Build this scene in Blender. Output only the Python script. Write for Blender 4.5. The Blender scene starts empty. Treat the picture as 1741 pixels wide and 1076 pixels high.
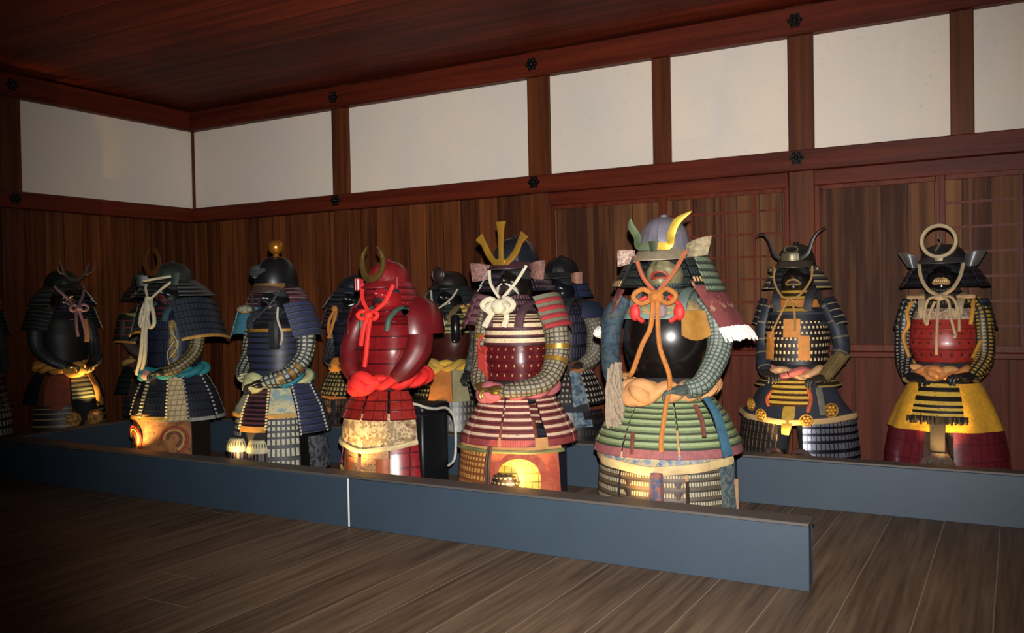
import bpy, math, random
from math import sin, cos, pi, radians as rad, sqrt
from mathutils import Vector as V, Matrix
random.seed(7)
S = bpy.context.scene
C = S.collection

# ------------------------------------------------------------------ camera, world, flash, exposure
cam_d = bpy.data.cameras.new('camera')
cam = bpy.data.objects.new('camera', cam_d); C.objects.link(cam); S.camera = cam
cam_d.sensor_width = 36.0; cam_d.lens = 31.37; cam_d.clip_start = .05
def cam_matrix(loc, pan, pitch, roll):
    f = V((-sin(pan)*cos(pitch), cos(pan)*cos(pitch), sin(pitch)))
    r = V((cos(pan), sin(pan), 0)); u = r.cross(f)
    r2 = cos(roll)*r + sin(roll)*u; u2 = -sin(roll)*r + cos(roll)*u
    m = Matrix((r2, u2, -f)).transposed().to_4x4(); m.translation = loc
    return m
cam.matrix_world = cam_matrix(V((7.2515, -6.2999, 1.2)), rad(29.544), rad(-1.0737), rad(-1.096))
w = bpy.data.worlds.new('World'); S.world = w; w.use_nodes = True
w.node_tree.nodes['Background'].inputs[0].default_value = (1.0, .93, .86, 1)
w.node_tree.nodes['Background'].inputs[1].default_value = .018
S.view_settings.view_transform = 'Standard'; S.view_settings.look = 'None'
S.view_settings.gamma = 1.0; S.view_settings.exposure = 0.0
def lamp(name, kind, loc, aim, energy, col, **kw):
    d = bpy.data.lights.new(name, kind); d.energy = energy; d.color = col
    for k, v in kw.items(): setattr(d, k, v)
    o = bpy.data.objects.new(name, d); C.objects.link(o); o.location = loc
    o.rotation_euler = (V(aim)-V(loc)).to_track_quat('-Z', 'Y').to_euler()
    return o
# the photographer's flash, then an added fill spot brightening the panels at upper left
lamp('camera_flash', 'SPOT', (7.26, -6.27, 1.34), (4.75, -1.0, 1.2), 1780, (1.0, .95, .90), spot_size=rad(76), spot_blend=1.0, shadow_soft_size=.02)
lamp('panel_fill_spot', 'SPOT', (7.26, -6.27, 1.34), (.7, 0, 2.55), 370, (1.0, .95, .89), spot_size=rad(42), spot_blend=1.0, shadow_soft_size=.02)

# ------------------------------------------------------------------ materials
def lin(h):
    h = h.lstrip('#'); o = []
    for i in (0, 2, 4):
        c = int(h[i:i+2], 16)/255
        o.append(c/12.92 if c <= .04045 else ((c+.055)/1.055)**2.4)
    return (*o, 1)
class NT:
    def __init__(s, name):
        s.m = bpy.data.materials.new(name); s.m.use_nodes = True
        s.t = s.m.node_tree; s.b = s.t.nodes['Principled BSDF']
    def n(s, typ, **kw):
        x = s.t.nodes.new(typ)
        for k, v in kw.items(): setattr(x, k, v)
        return x
    def put(s, sock, v):
        if isinstance(v, bpy.types.NodeSocket): s.t.links.new(v, sock)
        elif isinstance(v, str): sock.default_value = lin(v)
        else: sock.default_value = v
    def math(s, op, a, b=0.0, c=0.0):
        x = s.n('ShaderNodeMath', operation=op)
        for i, q in enumerate((a, b, c)): s.put(x.inputs[i], q)
        return x.outputs[0]
    def mix(s, f, a, b, mode='MIX'):
        x = s.n('ShaderNodeMix', data_type='RGBA', blend_type=mode)
        s.put(x.inputs[0], f); s.put(x.inputs[6], a); s.put(x.inputs[7], b)
        return x.outputs[2]
    def noise(s, vec, scale, detail=3, rough=.6):
        x = s.n('ShaderNodeTexNoise'); x.inputs['Scale'].default_value = scale
        x.inputs['Detail'].default_value = detail; x.inputs['Roughness'].default_value = rough
        if vec is not None: s.put(x.inputs['Vector'], vec)
        return x.outputs['Fac']
    def coord(s, which='Object'): return s.n('ShaderNodeTexCoord').outputs[which]
    def mapped(s, vec, scale=(1, 1, 1), loc=(0, 0, 0)):
        x = s.n('ShaderNodeMapping'); s.put(x.inputs['Vector'], vec)
        x.inputs['Scale'].default_value = scale; x.inputs['Location'].default_value = loc
        return x.outputs[0]
    def xyz(s, vec):
        x = s.n('ShaderNodeSeparateXYZ'); s.put(x.inputs[0], vec); return x.outputs
    def bump(s, h, dist, strength=1.0):
        x = s.n('ShaderNodeBump'); x.inputs['Strength'].default_value = strength; x.inputs['Distance'].default_value = dist
        s.put(x.inputs['Height'], h); s.put(s.b.inputs['Normal'], x.outputs[0])
    def ramp(s, f, lo, hi):
        x = s.n('ShaderNodeMapRange'); s.put(x.inputs[0], f)
        x.inputs[1].default_value = lo; x.inputs[2].default_value = hi
        return x.outputs[0]
    def done(s, col, rough=.5, metal=0.0):
        s.put(s.b.inputs['Base Color'], col); s.put(s.b.inputs['Roughness'], rough); s.put(s.b.inputs['Metallic'], metal)
        return s.m
_mc = {}
def plain(c, rough=.5, metal=0.0, var=.35, scale=25, bump=0.0, coat=0.0):
    """one colour with worn, blotchy variation"""
    k = ('plain', c, rough, metal, var, scale, bump, coat)
    if k in _mc: return _mc[k]
    t = NT('finish_%s_%d' % (c, len(_mc)))
    nz = t.noise(t.coord(), scale, 4)
    f = t.ramp(nz, .3, .75)
    dark = tuple(x*(1-var) for x in lin(c)[:3])+(1,)
    t.done(t.mix(f, dark, c), rough, metal)
    t.b.inputs['Coat Weight'].default_value = coat
    if bump: t.bump(nz, bump)
    _mc[k] = t.m
    return t.m
def lam(plate, lace=None, lo=.0, hi=.6, uf=0.0, uw=.5, edge=None, ew=.12, col=None, cf=0, cw=.2, rough=.4, metal=0.0, var=.3, dots=None, df=30, coat=0.0, dsz=.02):
    """lamellar rows: uv v counts rows, u runs in metres; lace colour in the band lo..hi of every row, split into braids uf per metre; edge colour along row bottoms; col = vertical columns cf per metre; dots = studs df per metre"""
    k = ('lam', plate, lace, lo, hi, uf, uw, edge, ew, col, cf, cw, rough, metal, var, dots, df, coat, dsz)
    if k in _mc: return _mc[k]
    t = NT('lamellar_%s_%d' % (plate, len(_mc)))
    uv = t.xyz(t.n('ShaderNodeUVMap').outputs[0]); u, v = uv[0], uv[1]
    fv = t.math('FRACT', v)
    nz = t.noise(t.coord(), 40, 3)
    dk = tuple(x*(1-var) for x in lin(plate)[:3])+(1,)
    c = t.mix(t.ramp(nz, .35, .7), dk, plate); h = None
    if lace:
        m = t.math('MULTIPLY', t.math('GREATER_THAN', fv, lo), t.math('LESS_THAN', fv, hi))
        if uf:
            br = t.math('LESS_THAN', t.math('FRACT', t.math('MULTIPLY', u, uf)), uw)
            m = t.math('MULTIPLY', m, br)
        wear = t.ramp(t.noise(t.coord(), 90, 2), .2, .45)
        c = t.mix(t.math('MULTIPLY', m, wear), c, lace); h = m
    if col:
        m = t.math('LESS_THAN', t.math('FRACT', t.math('MULTIPLY', u, cf)), cw)
        c = t.mix(m, c, col)
    if edge:
        m = t.math('GREATER_THAN', fv, 1-ew)
        c = t.mix(m, c, edge)
    if dots:
        a = t.math('SUBTRACT', t.math('FRACT', t.math('MULTIPLY', u, df)), .5)
        b = t.math('SUBTRACT', fv, .5)
        d = t.math('ADD', t.math('MULTIPLY', a, a), t.math('MULTIPLY', b, b))
        c = t.mix(t.math('LESS_THAN', d, dsz), c, dots)
    t.done(c, rough, metal); t.b.inputs['Coat Weight'].default_value = coat
    if h is not None: t.bump(h, .0015)
    _mc[k] = t.m
    return t.m
def mail(base, plate, uf=30, vf=1.0, uw=.65, vw=.7, rough=.55, metal=.0, var=.4):
    """small plates in rows and columns on mail"""
    k = ('mail', base, plate, uf, vf, uw, vw, rough, metal)
    if k in _mc: return _mc[k]
    t = NT('mail_%s_%d' % (plate, len(_mc)))
    uv = t.xyz(t.n('ShaderNodeUVMap').outputs[0])
    a = t.math('LESS_THAN', t.math('FRACT', t.math('MULTIPLY', uv[0], uf)), uw)
    b = t.math('LESS_THAN', t.math('FRACT', t.math('MULTIPLY', uv[1], vf)), vw)
    m = t.math('MULTIPLY', a, b)
    nz = t.ramp(t.noise(t.coord(), 60, 3), .3, .7)
    dk = tuple(x*(1-var) for x in lin(plate)[:3])+(1,)
    t.done(t.mix(m, base, t.mix(nz, dk, plate)), rough, metal); t.bump(m, .003)
    _mc[k] = t.m
    return t.m
def brocade(a, b, c=None, scale=30, rough=.8):
    k = ('broc', a, b, c, scale)
    if k in _mc: return _mc[k]
    t = NT('brocade_%s_%d' % (a, len(_mc)))
    co = t.coord()
    n1 = t.noise(co, scale, 5, .7)
    col = t.mix(t.ramp(n1, .46, .54), a, b)
    if c:
        n2 = t.noise(t.mapped(co, loc=(3.1, 1.7, 5.2)), scale*1.3, 4, .7)
        col = t.mix(t.ramp(n2, .56, .6), col, c)
    t.done(col, rough); t.bump(n1, .002)
    _mc[k] = t.m
    return t.m

# ------------------------------------------------------------------ mesh collecting
def cr(pts, n):
    """Catmull-Rom samples through pts, n per span"""
    P = [V(p) for p in pts]; out = []
    for i in range(len(P)-1):
        a, b, c, d = P[max(i-1, 0)], P[i], P[i+1], P[min(i+2, len(P)-1)]
        for j in range(n):
            t = j/n
            out.append(.5*((2*b)+(c-a)*t+(2*a-5*b+4*c-d)*t*t+(3*b-a-3*c+d)*t**3))
    out.append(P[-1]); return out
def lerpl(L, t):
    n = len(L)-1; x = max(0, min(.99999, t))*n; i = int(x); f = x-i
    return [a+(b-a)*f for a, b in zip(L[i], L[i+1])]
ZK = .93
def zwarp(v):
    """proportions of a suit below eye height: skirts and legs a little shorter, feet kept on the floor"""
    z = v.z
    if z >= 1.2: return v
    if z > .25: z = 1.2-(1.2-z)*ZK
    else: z = z/.25*(1.2-.95*ZK)
    return V((v.x, v.y, z))
class M:
    zw = False
    def __init__(s): s.v = []; s.f = []; s.uv = []; s.mi = []
    def face(s, idx, mi=0): s.f.append(tuple(idx)); s.mi.append(mi)
    def grid(s, P, UV=None, th=0.0, mi=0):
        nv = len(P); nu = len(P[0]); o = len(s.v)
        if UV is None: UV = [[(j/(nu-1), i/(nv-1)) for j in range(nu)] for i in range(nv)]
        for i in range(nv):
            for j in range(nu): s.v.append(V(P[i][j])); s.uv.append(UV[i][j])
        q = lambda i, j: o+i*nu+j
        for i in range(nv-1):
            for j in range(nu-1): s.face((q(i, j), q(i, j+1), q(i+1, j+1), q(i+1, j)), mi)
        if th:
            o2 = len(s.v)
            for i in range(nv):
                for j in range(nu):
                    du = V(P[i][min(j+1, nu-1)])-V(P[i][max(j-1, 0)]); dv = V(P[min(i+1, nv-1)][j])-V(P[max(i-1, 0)][j])
                    n = du.cross(dv)
                    n = n.normalized() if n.length > 1e-12 else V((0, 0, 1))
                    s.v.append(V(P[i][j])+n*th); s.uv.append(UV[i][j])
            r = lambda i, j: o2+i*nu+j
            for i in range(nv-1):
                for j in range(nu-1): s.face((r(i, j), r(i+1, j), r(i+1, j+1), r(i, j+1)), mi)
            for j in range(nu-1):
                s.face((q(0, j), r(0, j), r(0, j+1), q(0, j+1)), mi); s.face((q(nv-1, j), q(nv-1, j+1), r(nv-1, j+1), r(nv-1, j)), mi)
            for i in range(nv-1):
                s.face((q(i, 0), q(i+1, 0), r(i+1, 0), r(i, 0)), mi); s.face((q(i, nu-1), r(i, nu-1), r(i+1, nu-1), q(i+1, nu-1)), mi)
        return s
    def tube(s, pts, r, n=8, mi=0, closed=False, flat=1.0, vs=1.0, up=None):
        P = [V(p) for p in pts]; N = len(P)
        R_ = r if isinstance(r, (list, tuple)) else None
        rr = lambda i: (lerpl([[x] for x in R_], i/(max(1, N-1)))[0] if R_ else r)
        o = len(s.v); L = 0; nrm = None; rings = []
        for i in range(N):
            a = P[(i-1) % N] if closed else P[max(i-1, 0)]; b = P[(i+1) % N] if closed else P[min(i+1, N-1)]
            t = (b-a)
            t = t.normalized() if t.length > 1e-9 else V((0, 0, 1))
            if nrm is None:
                ref = V(up) if up else (V((0, 0, 1)) if abs(t.z) < .9 else V((0, 1, 0)))
                nrm = (ref-t*ref.dot(t)).normalized()
            else:
                nrm = nrm-t*nrm.dot(t); nrm = nrm.normalized() if nrm.length > 1e-9 else t.orthogonal().normalized()
            bi = t.cross(nrm)
            if i: L += (P[i]-P[i-1]).length
            for j in range(n+1):
                an = 2*pi*j/n
                s.v.append(P[i]+(nrm*cos(an)*flat+bi*sin(an))*rr(i)); s.uv.append((j/n*2*pi*rr(i), L*vs))
        m = n+1
        for i in range(N if closed else N-1):
            i2 = (i+1) % N
            for j in range(n): s.face((o+i*m+j, o+i*m+j+1, o+i2*m+j+1, o+i2*m+j), mi)
        if not closed:
            for e, i in ((0, 0), (1, N-1)): s.face([o+i*m+j for j in (range(n-1, -1, -1) if e == 0 else range(n))], mi)
        return s
    def box(s, lo, hi, mi=0, bev=0.0, warp=None):
        (x0, y0, z0), (x1, y1, z1) = lo, hi; b = min(bev, (x1-x0)/2.2, (y1-y0)/2.2, (z1-z0)/2.2)
        o = len(s.v)
        if b <= 0:
            P = [(x, y, z) for z in (z0, z1) for y in (y0, y1) for x in (x0, x1)]
            F = [(0, 2, 3, 1), (4, 5, 7, 6), (0, 1, 5, 4), (2, 6, 7, 3), (0, 4, 6, 2), (1, 3, 7, 5)]
        else:
            P = []; key = {}
            for sx in (0, 1):
                for sy in (0, 1):
                    for sz in (0, 1):
                        c = [x1 if sx else x0, y1 if sy else y0, z1 if sz else z0]; d = [-1 if q else 1 for q in (sx, sy, sz)]
                        for ax in range(3):
                            p = [c[i]+d[i]*(b if i != ax else 0) for i in range(3)]
                            key[(sx, sy, sz, ax)] = len(P); P.append(p)
            F = []
            for ax in range(3):
                a1, a2 = [(1, 2), (0, 2), (0, 1)][ax]
                for sd in (0, 1):
                    def k2(p, q, A):
                        c = [0, 0, 0]; c[ax] = sd; c[a1] = p; c[a2] = q; return key[(*c, A)]
                    F.append([k2(p, q, ax) for p, q in ((0, 0), (1, 0), (1, 1), (0, 1))])
            for ax in range(3):
                a1, a2 = [(1, 2), (0, 2), (0, 1)][ax]
                for p in (0, 1):
                    for q in (0, 1):
                        def k3(e, A):
                            c = [0, 0, 0]; c[ax] = e; c[a1] = p; c[a2] = q; return key[(*c, A)]
                        F.append([k3(0, a1), k3(1, a1), k3(1, a2), k3(0, a2)])
            for sx in (0, 1):
                for sy in (0, 1):
                    for sz in (0, 1): F.append([key[(sx, sy, sz, i)] for i in range(3)])
        for p in P:
            s.v.append(V(warp(p)) if warp else V(p)); s.uv.append((p[0]+p[1], p[2]))
        for f in F: s.face([o+i for i in f], mi)
        return s
    def blob(s, c, r, nu=14, nv=9, mi=0, fn=None):
        """ellipsoid; fn(direction) gives a radius factor"""
        o = len(s.v)
        for i in range(nv+1):
            th = pi*i/nv
            for j in range(nu+1):
                ph = 2*pi*j/nu; d = V((sin(th)*cos(ph), sin(th)*sin(ph), cos(th)))
                k = fn(d) if fn else 1
                s.v.append(V(c)+V((d.x*r[0], d.y*r[1], d.z*r[2]))*k); s.uv.append((ph*r[0], th/pi*r[2]*3))
        m = nu+1
        for i in range(nv):
            for j in range(nu): s.face((o+i*m+j, o+(i+1)*m+j, o+(i+1)*m+j+1, o+i*m+j+1), mi)
        return s
    def prism(s, outline, th, fr, mi=0):
        """flat outline (list of 2D points) given thickness; fr maps (a, b, depth) to a point"""
        n = len(outline); o = len(s.v)
        for d in (-th/2, th/2):
            for a, b in outline: s.v.append(V(fr(a, b, d))); s.uv.append((a, b))
        s.face([o+i for i in range(n)], mi); s.face([o+n+i for i in range(n-1, -1, -1)], mi)
        for i in range(n):
            j = (i+1) % n; s.face((o+i, o+n+i, o+n+j, o+j), mi)
        return s
    def ribbon(s, pts, wd, th, wdir=None, mi=0):
        """strip with rectangular, slightly crowned section along pts; wd widths; wdir the width direction (or perpendicular in plane)"""
        P = [V(p) for p in pts]; N = len(P); o = len(s.v); L = 0
        for i in range(N):
            t = (P[min(i+1, N-1)]-P[max(i-1, 0)]).normalized()
            wv = V(wdir) if wdir is not None else V((0, 1, 0)).cross(t)
            wv = (wv-t*wv.dot(t)).normalized(); n = t.cross(wv)
            ww = lerpl([[x] for x in wd], i/(N-1))[0] if isinstance(wd, (list, tuple)) else wd
            if i: L += (P[i]-P[i-1]).length
            for a, b in ((-.5, -.5), (0, -.9), (.5, -.5), (.5, .5), (0, .9), (-.5, .5)):
                s.v.append(P[i]+wv*a*ww+n*b*th); s.uv.append((a*ww, L))
        for i in range(N-1):
            for j in range(6):
                k = (j+1) % 6; s.face((o+i*6+j, o+i*6+k, o+i*6+6+k, o+i*6+6+j), mi)
        s.face([o+j for j in range(5, -1, -1)], mi); s.face([o+(N-1)*6+j for j in range(6)], mi)
        return s
    def build(s, name, mats, parent=None, sharp=40, xf=None):
        me = bpy.data.meshes.new(name)
        if xf is None and s.zw: xf = zwarp
        vs = [tuple(xf(v)) for v in s.v] if xf else [tuple(v) for v in s.v]
        me.from_pydata(vs, [], s.f)
        ul = me.uv_layers.new(name='UVMap')
        idx = [0]*len(me.loops); me.loops.foreach_get('vertex_index', idx)
        flat = []
        for i in idx: flat.extend(s.uv[i])
        ul.data.foreach_set('uv', flat)
        if not isinstance(mats, (list, tuple)): mats = [mats]
        for m in mats: me.materials.append(m)
        me.polygons.foreach_set('material_index', s.mi)
        me.polygons.foreach_set('use_smooth', [True]*len(s.f))
        import bmesh
        bm = bmesh.new(); bm.from_mesh(me); bmesh.ops.recalc_face_normals(bm, faces=bm.faces); bm.to_mesh(me); bm.free()
        me.set_sharp_from_angle(angle=rad(sharp))
        o = bpy.data.objects.new(name, me); C.objects.link(o)
        if parent is not None: o.parent = parent
        return o
def thing(name, label, cat, loc=(0, 0, 0), rz=0.0, group=None):
    o = bpy.data.objects.new(name, None); C.objects.link(o); o.location = loc; o.rotation_euler = (0, 0, rz)
    o.empty_display_size = .1
    return tag(o, label, cat, group)
def tag(o, label, cat, group=None):
    o['label'] = label; o['category'] = cat
    if group: o['group'] = group
    return o
def struct(o): o['kind'] = 'structure'; return o

# ------------------------------------------------------------------ room
def wood(name, dark, light, grain, across, bw, seam, sw=.03, rough=.55, tone=.5, gs=14, offs=0.0, butt=0.0, bump=.002):
    t = NT(name); co = t.coord(); x = t.xyz(co)
    u = t.math('DIVIDE', t.math('ADD', x[across], offs), bw)
    idn = t.math('FLOOR', u); fu = t.math('FRACT', u)
    wn = t.n('ShaderNodeTexWhiteNoise', noise_dimensions='1D'); t.put(wn.inputs['W'], idn)
    sc = [gs*2.2]*3; sc[grain] = gs*.09
    mp = t.n('ShaderNodeMapping'); t.put(mp.inputs['Vector'], co); mp.inputs['Scale'].default_value = sc
    cb = t.n('ShaderNodeCombineXYZ'); t.put(cb.inputs[grain], t.math('MULTIPLY', idn, 7.31)); t.put(mp.inputs['Location'], cb.outputs[0])
    g = t.noise(mp.outputs[0], 1.0, 5, .62)
    big = t.noise(t.mapped(co, scale=tuple(2.2 if i != grain else .5 for i in range(3))), 1.0, 3)
    f = t.math('ADD', t.math('MULTIPLY', t.ramp(g, .3, .72), 1-tone*.6), t.math('MULTIPLY', t.math('SUBTRACT', wn.outputs[0], .5), tone))
    f = t.math('ADD', f, t.math('MULTIPLY', t.math('SUBTRACT', big, .5), .6))
    x2 = t.n('ShaderNodeClamp'); t.put(x2.inputs[0], f)
    c = t.mix(x2.outputs[0], dark, light)
    sm = t.math('LESS_THAN', fu, sw)
    if butt:
        vv = t.math('FRACT', t.math('ADD', t.math('DIVIDE', x[grain], butt), t.math('MULTIPLY', wn.outputs[0], 3.7)))
        sm = t.math('MAXIMUM', sm, t.math('LESS_THAN', vv, .006/butt))
    if seam: c = t.mix(sm, c, seam)
    t.done(c, rough); t.b.inputs['Specular IOR Level'].default_value = .15
    t.bump(t.math('SUBTRACT', g, t.math('MULTIPLY', sm, 1.5)), bump)
    return t.m
W_floor = wood('floor_boards', '46362a', '7c6753', 1, 0, .255, '8a7a68', .018, .5, .3, 13, offs=-.025, butt=6.5, bump=.001)
W_ceil = wood('ceiling_boards', '451509', '823016', 0, 1, .42, '1c0a06', .02, .6, .5, 7)
W_wall = wood('wall_boards', '341608', '74401f', 2, 0, .178, '1e0c06', .035, .65, .5, 9)
W_wallL = wood('side_wall_boards', '341608', '74401f', 2, 1, .178, '1e0c06', .035, .65, .5, 9)
W_door = wood('door_boards', '341a0e', '855836', 2, 0, .158, '24130c', .035, .65, .7, 7)
W_dado = wood('dado_boards', '401a0f', '683320', 2, 0, .3, '2a130b', .02, .6, .4, 8)
W_trimx = wood('trim_wood', '38120a', '602413', 0, 2, 5.0, None, 0, .5, .1, 9)
W_trimy = wood('trim_wood_side', '38120a', '602413', 1, 2, 5.0, None, 0, .5, .1, 9)
W_post = wood('post_wood', '391a0c', '5f321a', 2, 0, 7.0, None, 0, .5, .1, 9)
W_lat = wood('lattice_wood', '42170c', '622a17', 2, 0, 7.0, None, 0, .5, .1, 9)
def plaster():
    t = NT('white_plaster'); co = t.coord()
    n1 = t.noise(t.mapped(co, scale=(.9, .9, .5)), 1.6, 3); n2 = t.noise(co, 38, 3)
    c = t.mix(t.ramp(n1, .35, .65), 'c9c2ba', 'd3c6b6')
    c = t.mix(t.math('MULTIPLY', t.ramp(n2, .62, .75), .35), c, 'a89c8e')
    t.done(c, .9); t.bump(n2, .001); return t.m
PL = plaster()
ZB, ZT = 2.1755, 2.9506
struct(M().box((-.2, -8.5, -.08), (11, .15, 0)).build('floor', W_floor))
struct(M().box((-.2, -8.5, 3.16), (11, .15, 3.24)).build('ceiling', W_ceil))
wb = struct(M().box((-.2, .03, 0), (11, .15, 3.16)).build('wall_back', W_wall))
posts = [(1.8512, 2.0354), (3.8711, 4.0609), (5.8948, 6.063), (7.95, 8.13), (9.98, 10.16)]
struts = [(4.914, 5.0526), (6.892, 7.0266), (8.95, 9.08)]
ed = sorted([(-.05, .025)]+posts+struts)
for (a, b), (c, d) in zip(ed, ed[1:]):
    M().box((b-.01, .008, ZB-.01), (c+.01, .035, ZT+.01)).build('plaster_panel', PL, wb)
for (a, b), (c, d) in zip([(-.05, .025)]+posts[:1], posts[:2]):
    M().box((b-.01, .004, 0), (c+.01, .035, 2.06)).build('board_panel', W_wall, wb)
for (a, b), (c, d) in zip(posts[1:], posts[2:]):
    M().box((b-.01, .002, 0), (c+.01, .035, .79)).build('dado_panel', W_dado, wb)
wl = struct(M().box((-.15, -8.3, 0), (-.03, .03, 3.16)).build('wall_left', W_wallL))
lposts = [(-1.985, -1.803), (-4.02, -3.84), (-6.05, -5.87)]
ys = [-.005]+[v for p in lposts for v in (p[1], p[0])]
for i in range(0, 6, 2):
    M().box((-.035, ys[i+1]-.01, ZB-.01), (-.008, ys[i]+.01, ZT+.01)).build('plaster_panel', PL, wl)
    M().box((-.035, ys[i+1]-.01, 0), (-.004, ys[i]+.01, 2.06)).build('board_panel', W_wallL, wl)
tn = [0]
def trim(lo, hi, m, bev=.006):
    tn[0] += 1
    return struct(M().box(lo, hi, bev=bev).build('trim_%d' % tn[0], m))
trim((-.06, -.005, 0), (.025, .04, 3.16), W_post)
for a, b in posts: trim((a, -.03, 0), (b, .04, 3.16), W_post)
for a, b in struts: trim((a, -.022, ZB-.02), (b, .04, ZT+.02), W_post)
for a, b in lposts: trim((-.04, a, 0), (.03, b, 3.16), W_post)
lo_rail = trim((0, -.075, 2.035), (11, .03, ZB), W_trimx)
up_rail = trim((0, -.075, ZT), (11, .03, 3.14), W_trimx)
lo_rl = trim((-.03, -8.3, 2.035), (.07, -.076, ZB), W_trimy)
up_rl = trim((-.03, -8.3, ZT), (.07, -.076, 3.14), W_trimy)
for a, b in zip(posts[1:], posts[2:]):
    trim((a[1], -.045, 1.93), (b[0], .03, 2.036), W_trimx)
    trim((a[1], -.055, .775), (b[0], .03, .815), W_trimx)
IRON = plain('14100f', .45, .6, .3)
def nail_cover(rail, p, axis):
    m = M(); n = 36
    def fr(a, b, d): return (p[0]+a, p[1]-d, p[2]+b) if axis == 'y' else (p[0]+d, p[1]+a, p[2]+b)
    m.prism([((.046+.007*cos(6*t))*cos(t), (.046+.007*cos(6*t))*sin(t)) for t in [2*pi*i/n for i in range(n)]], .012, fr)
    m.blob(fr(0, 0, .008), (.017,)*3, 10, 6)
    for i in range(6):
        t = 2*pi*i/6; m.blob(fr(.032*cos(t), .032*sin(t), .006), (.011,)*3, 8, 5)
    m.build('nail_cover', IRON, rail)
for a, b in posts:
    nail_cover(lo_rail, ((a+b)/2-.02, -.081, 2.122), 'y'); nail_cover(up_rail, ((a+b)/2-.02, -.081, 3.045), 'y')
for a, b in lposts:
    nail_cover(lo_rl, (.076, (a+b)/2, 2.112), 'x'); nail_cover(up_rl, (.076, (a+b)/2, 3.045), 'x')
# sliding doors between the posts: board doors and lattice doors
dn = [0]
def door(x0, x1, lattice, vs=(), zs=(), y=-.012):
    dn[0] += 1
    d = struct(M().box((x0, y, .815), (x1, .03, 1.935)).build('door_%d' % dn[0], W_door))
    m = M()
    for lo, hi in (((x0, y-.014, .815), (x0+.035, y, 1.935)), ((x1-.035, y-.014, .815), (x1, y, 1.935)),
                   ((x0+.035, y-.013, 1.9), (x1-.035, y, 1.935)), ((x0+.035, y-.013, .815), (x1-.035, y, .86))): m.box(lo, hi, bev=.003)
    m.build('door_frame', W_lat, d)
    if lattice:
        m = M()
        for x in vs: m.box((x-.009, y-.012, .86), (x+.009, y, 1.9))
        for z in zs: m.box((x0+.035, y-.009, z-.008), (x1-.035, y, z+.008))
        m.build('lattice', W_lat, d)
zl = [1.786-.1585*i for i in range(6)]
door(4.0609, 4.99, False); door(4.985, 5.8948, True, (5.207, 5.436, 5.653), zl, -.02)
door(6.063, 6.84, False); door(6.825, 7.95, True, (7.0, 7.275, 7.55), [1.757-.1555*i for i in range(6)], -.03)
door(8.13, 9.05, False); door(9.04, 9.98, True, (9.27, 9.5, 9.73), zl, -.02)

# ------------------------------------------------------------------ low barriers
def painted(name, c, var):
    t = NT(name); n1 = t.noise(t.coord(), 3.0, 4); n2 = t.noise(t.coord(), 120, 2)
    dk = tuple(v*(1-var) for v in lin(c)[:3])+(1,)
    t.done(t.mix(t.ramp(n1, .3, .7), dk, c), .55); t.bump(n2, .0004); return t.m
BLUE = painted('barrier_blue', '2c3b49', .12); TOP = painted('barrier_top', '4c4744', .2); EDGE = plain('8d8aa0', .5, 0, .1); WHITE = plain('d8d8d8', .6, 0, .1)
BH = .277
def barrier(label, p0, p1, th=.13, white_edge=False, end=True):
    a, b = V((*p0, 0)), V((*p1, 0)); L = (b-a).length
    o = thing('display_barrier', label, 'barrier', a, math.atan2(b.y-a.y, b.x-a.x), 'blue barriers round the armor')
    M().box((0, 0, 0), (L, .018, BH-.014), bev=.002).build('front_panel', BLUE, o)
    M().box((.012, .019, 0), (L-.03, th-.015, BH-.015)).build('core_panel', BLUE, o)
    M().box((-.001, -.003, BH-.013), (L, th, BH), bev=.002).build('top_board', TOP, o)
    M().box((L-.029, .024, .005), (L-.012, th-.02, BH-.02)).build('end_panel', BLUE, o)
    M().box((.0, th-.014, 0), (L-.012, th-.002, BH-.014)).build('back_panel', BLUE, o)
    if white_edge: M().box((-.008, -.0015, .005), (-.001, .012, BH-.016)).build('edge_strip', WHITE, o)  # thin white strip down the starting end of the front panel
    return o
FY = -2.605
barrier('blue front barrier from the white seam to its free end', (4.135, FY), (6.514, FY-.005), white_edge=True)
barrier('dim blue front barrier running from the white seam towards the side wall', (1.57, FY), (4.125, FY))
barrier('short unlit barrier by the post of the side wall, beyond the long front barrier', (.1, -3.0), (.86, -3.0)); barrier('dark end barrier near the side wall post', (.9, FY+.03), (1.56, FY+.03))
barrier('low barrier along the side wall, before the armor in the dark corner', (.84, -1.1), (.84, -2.43), .1)
barrier('blue rear barrier behind the front row of armor, ending at the grey panel seam', (.97, -1.16), (5.81, -1.16), .11)
barrier('blue rear barrier before the two right armor suits with horns and ring', (5.822, -1.157), (9.6, -1.157), .11)

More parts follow.
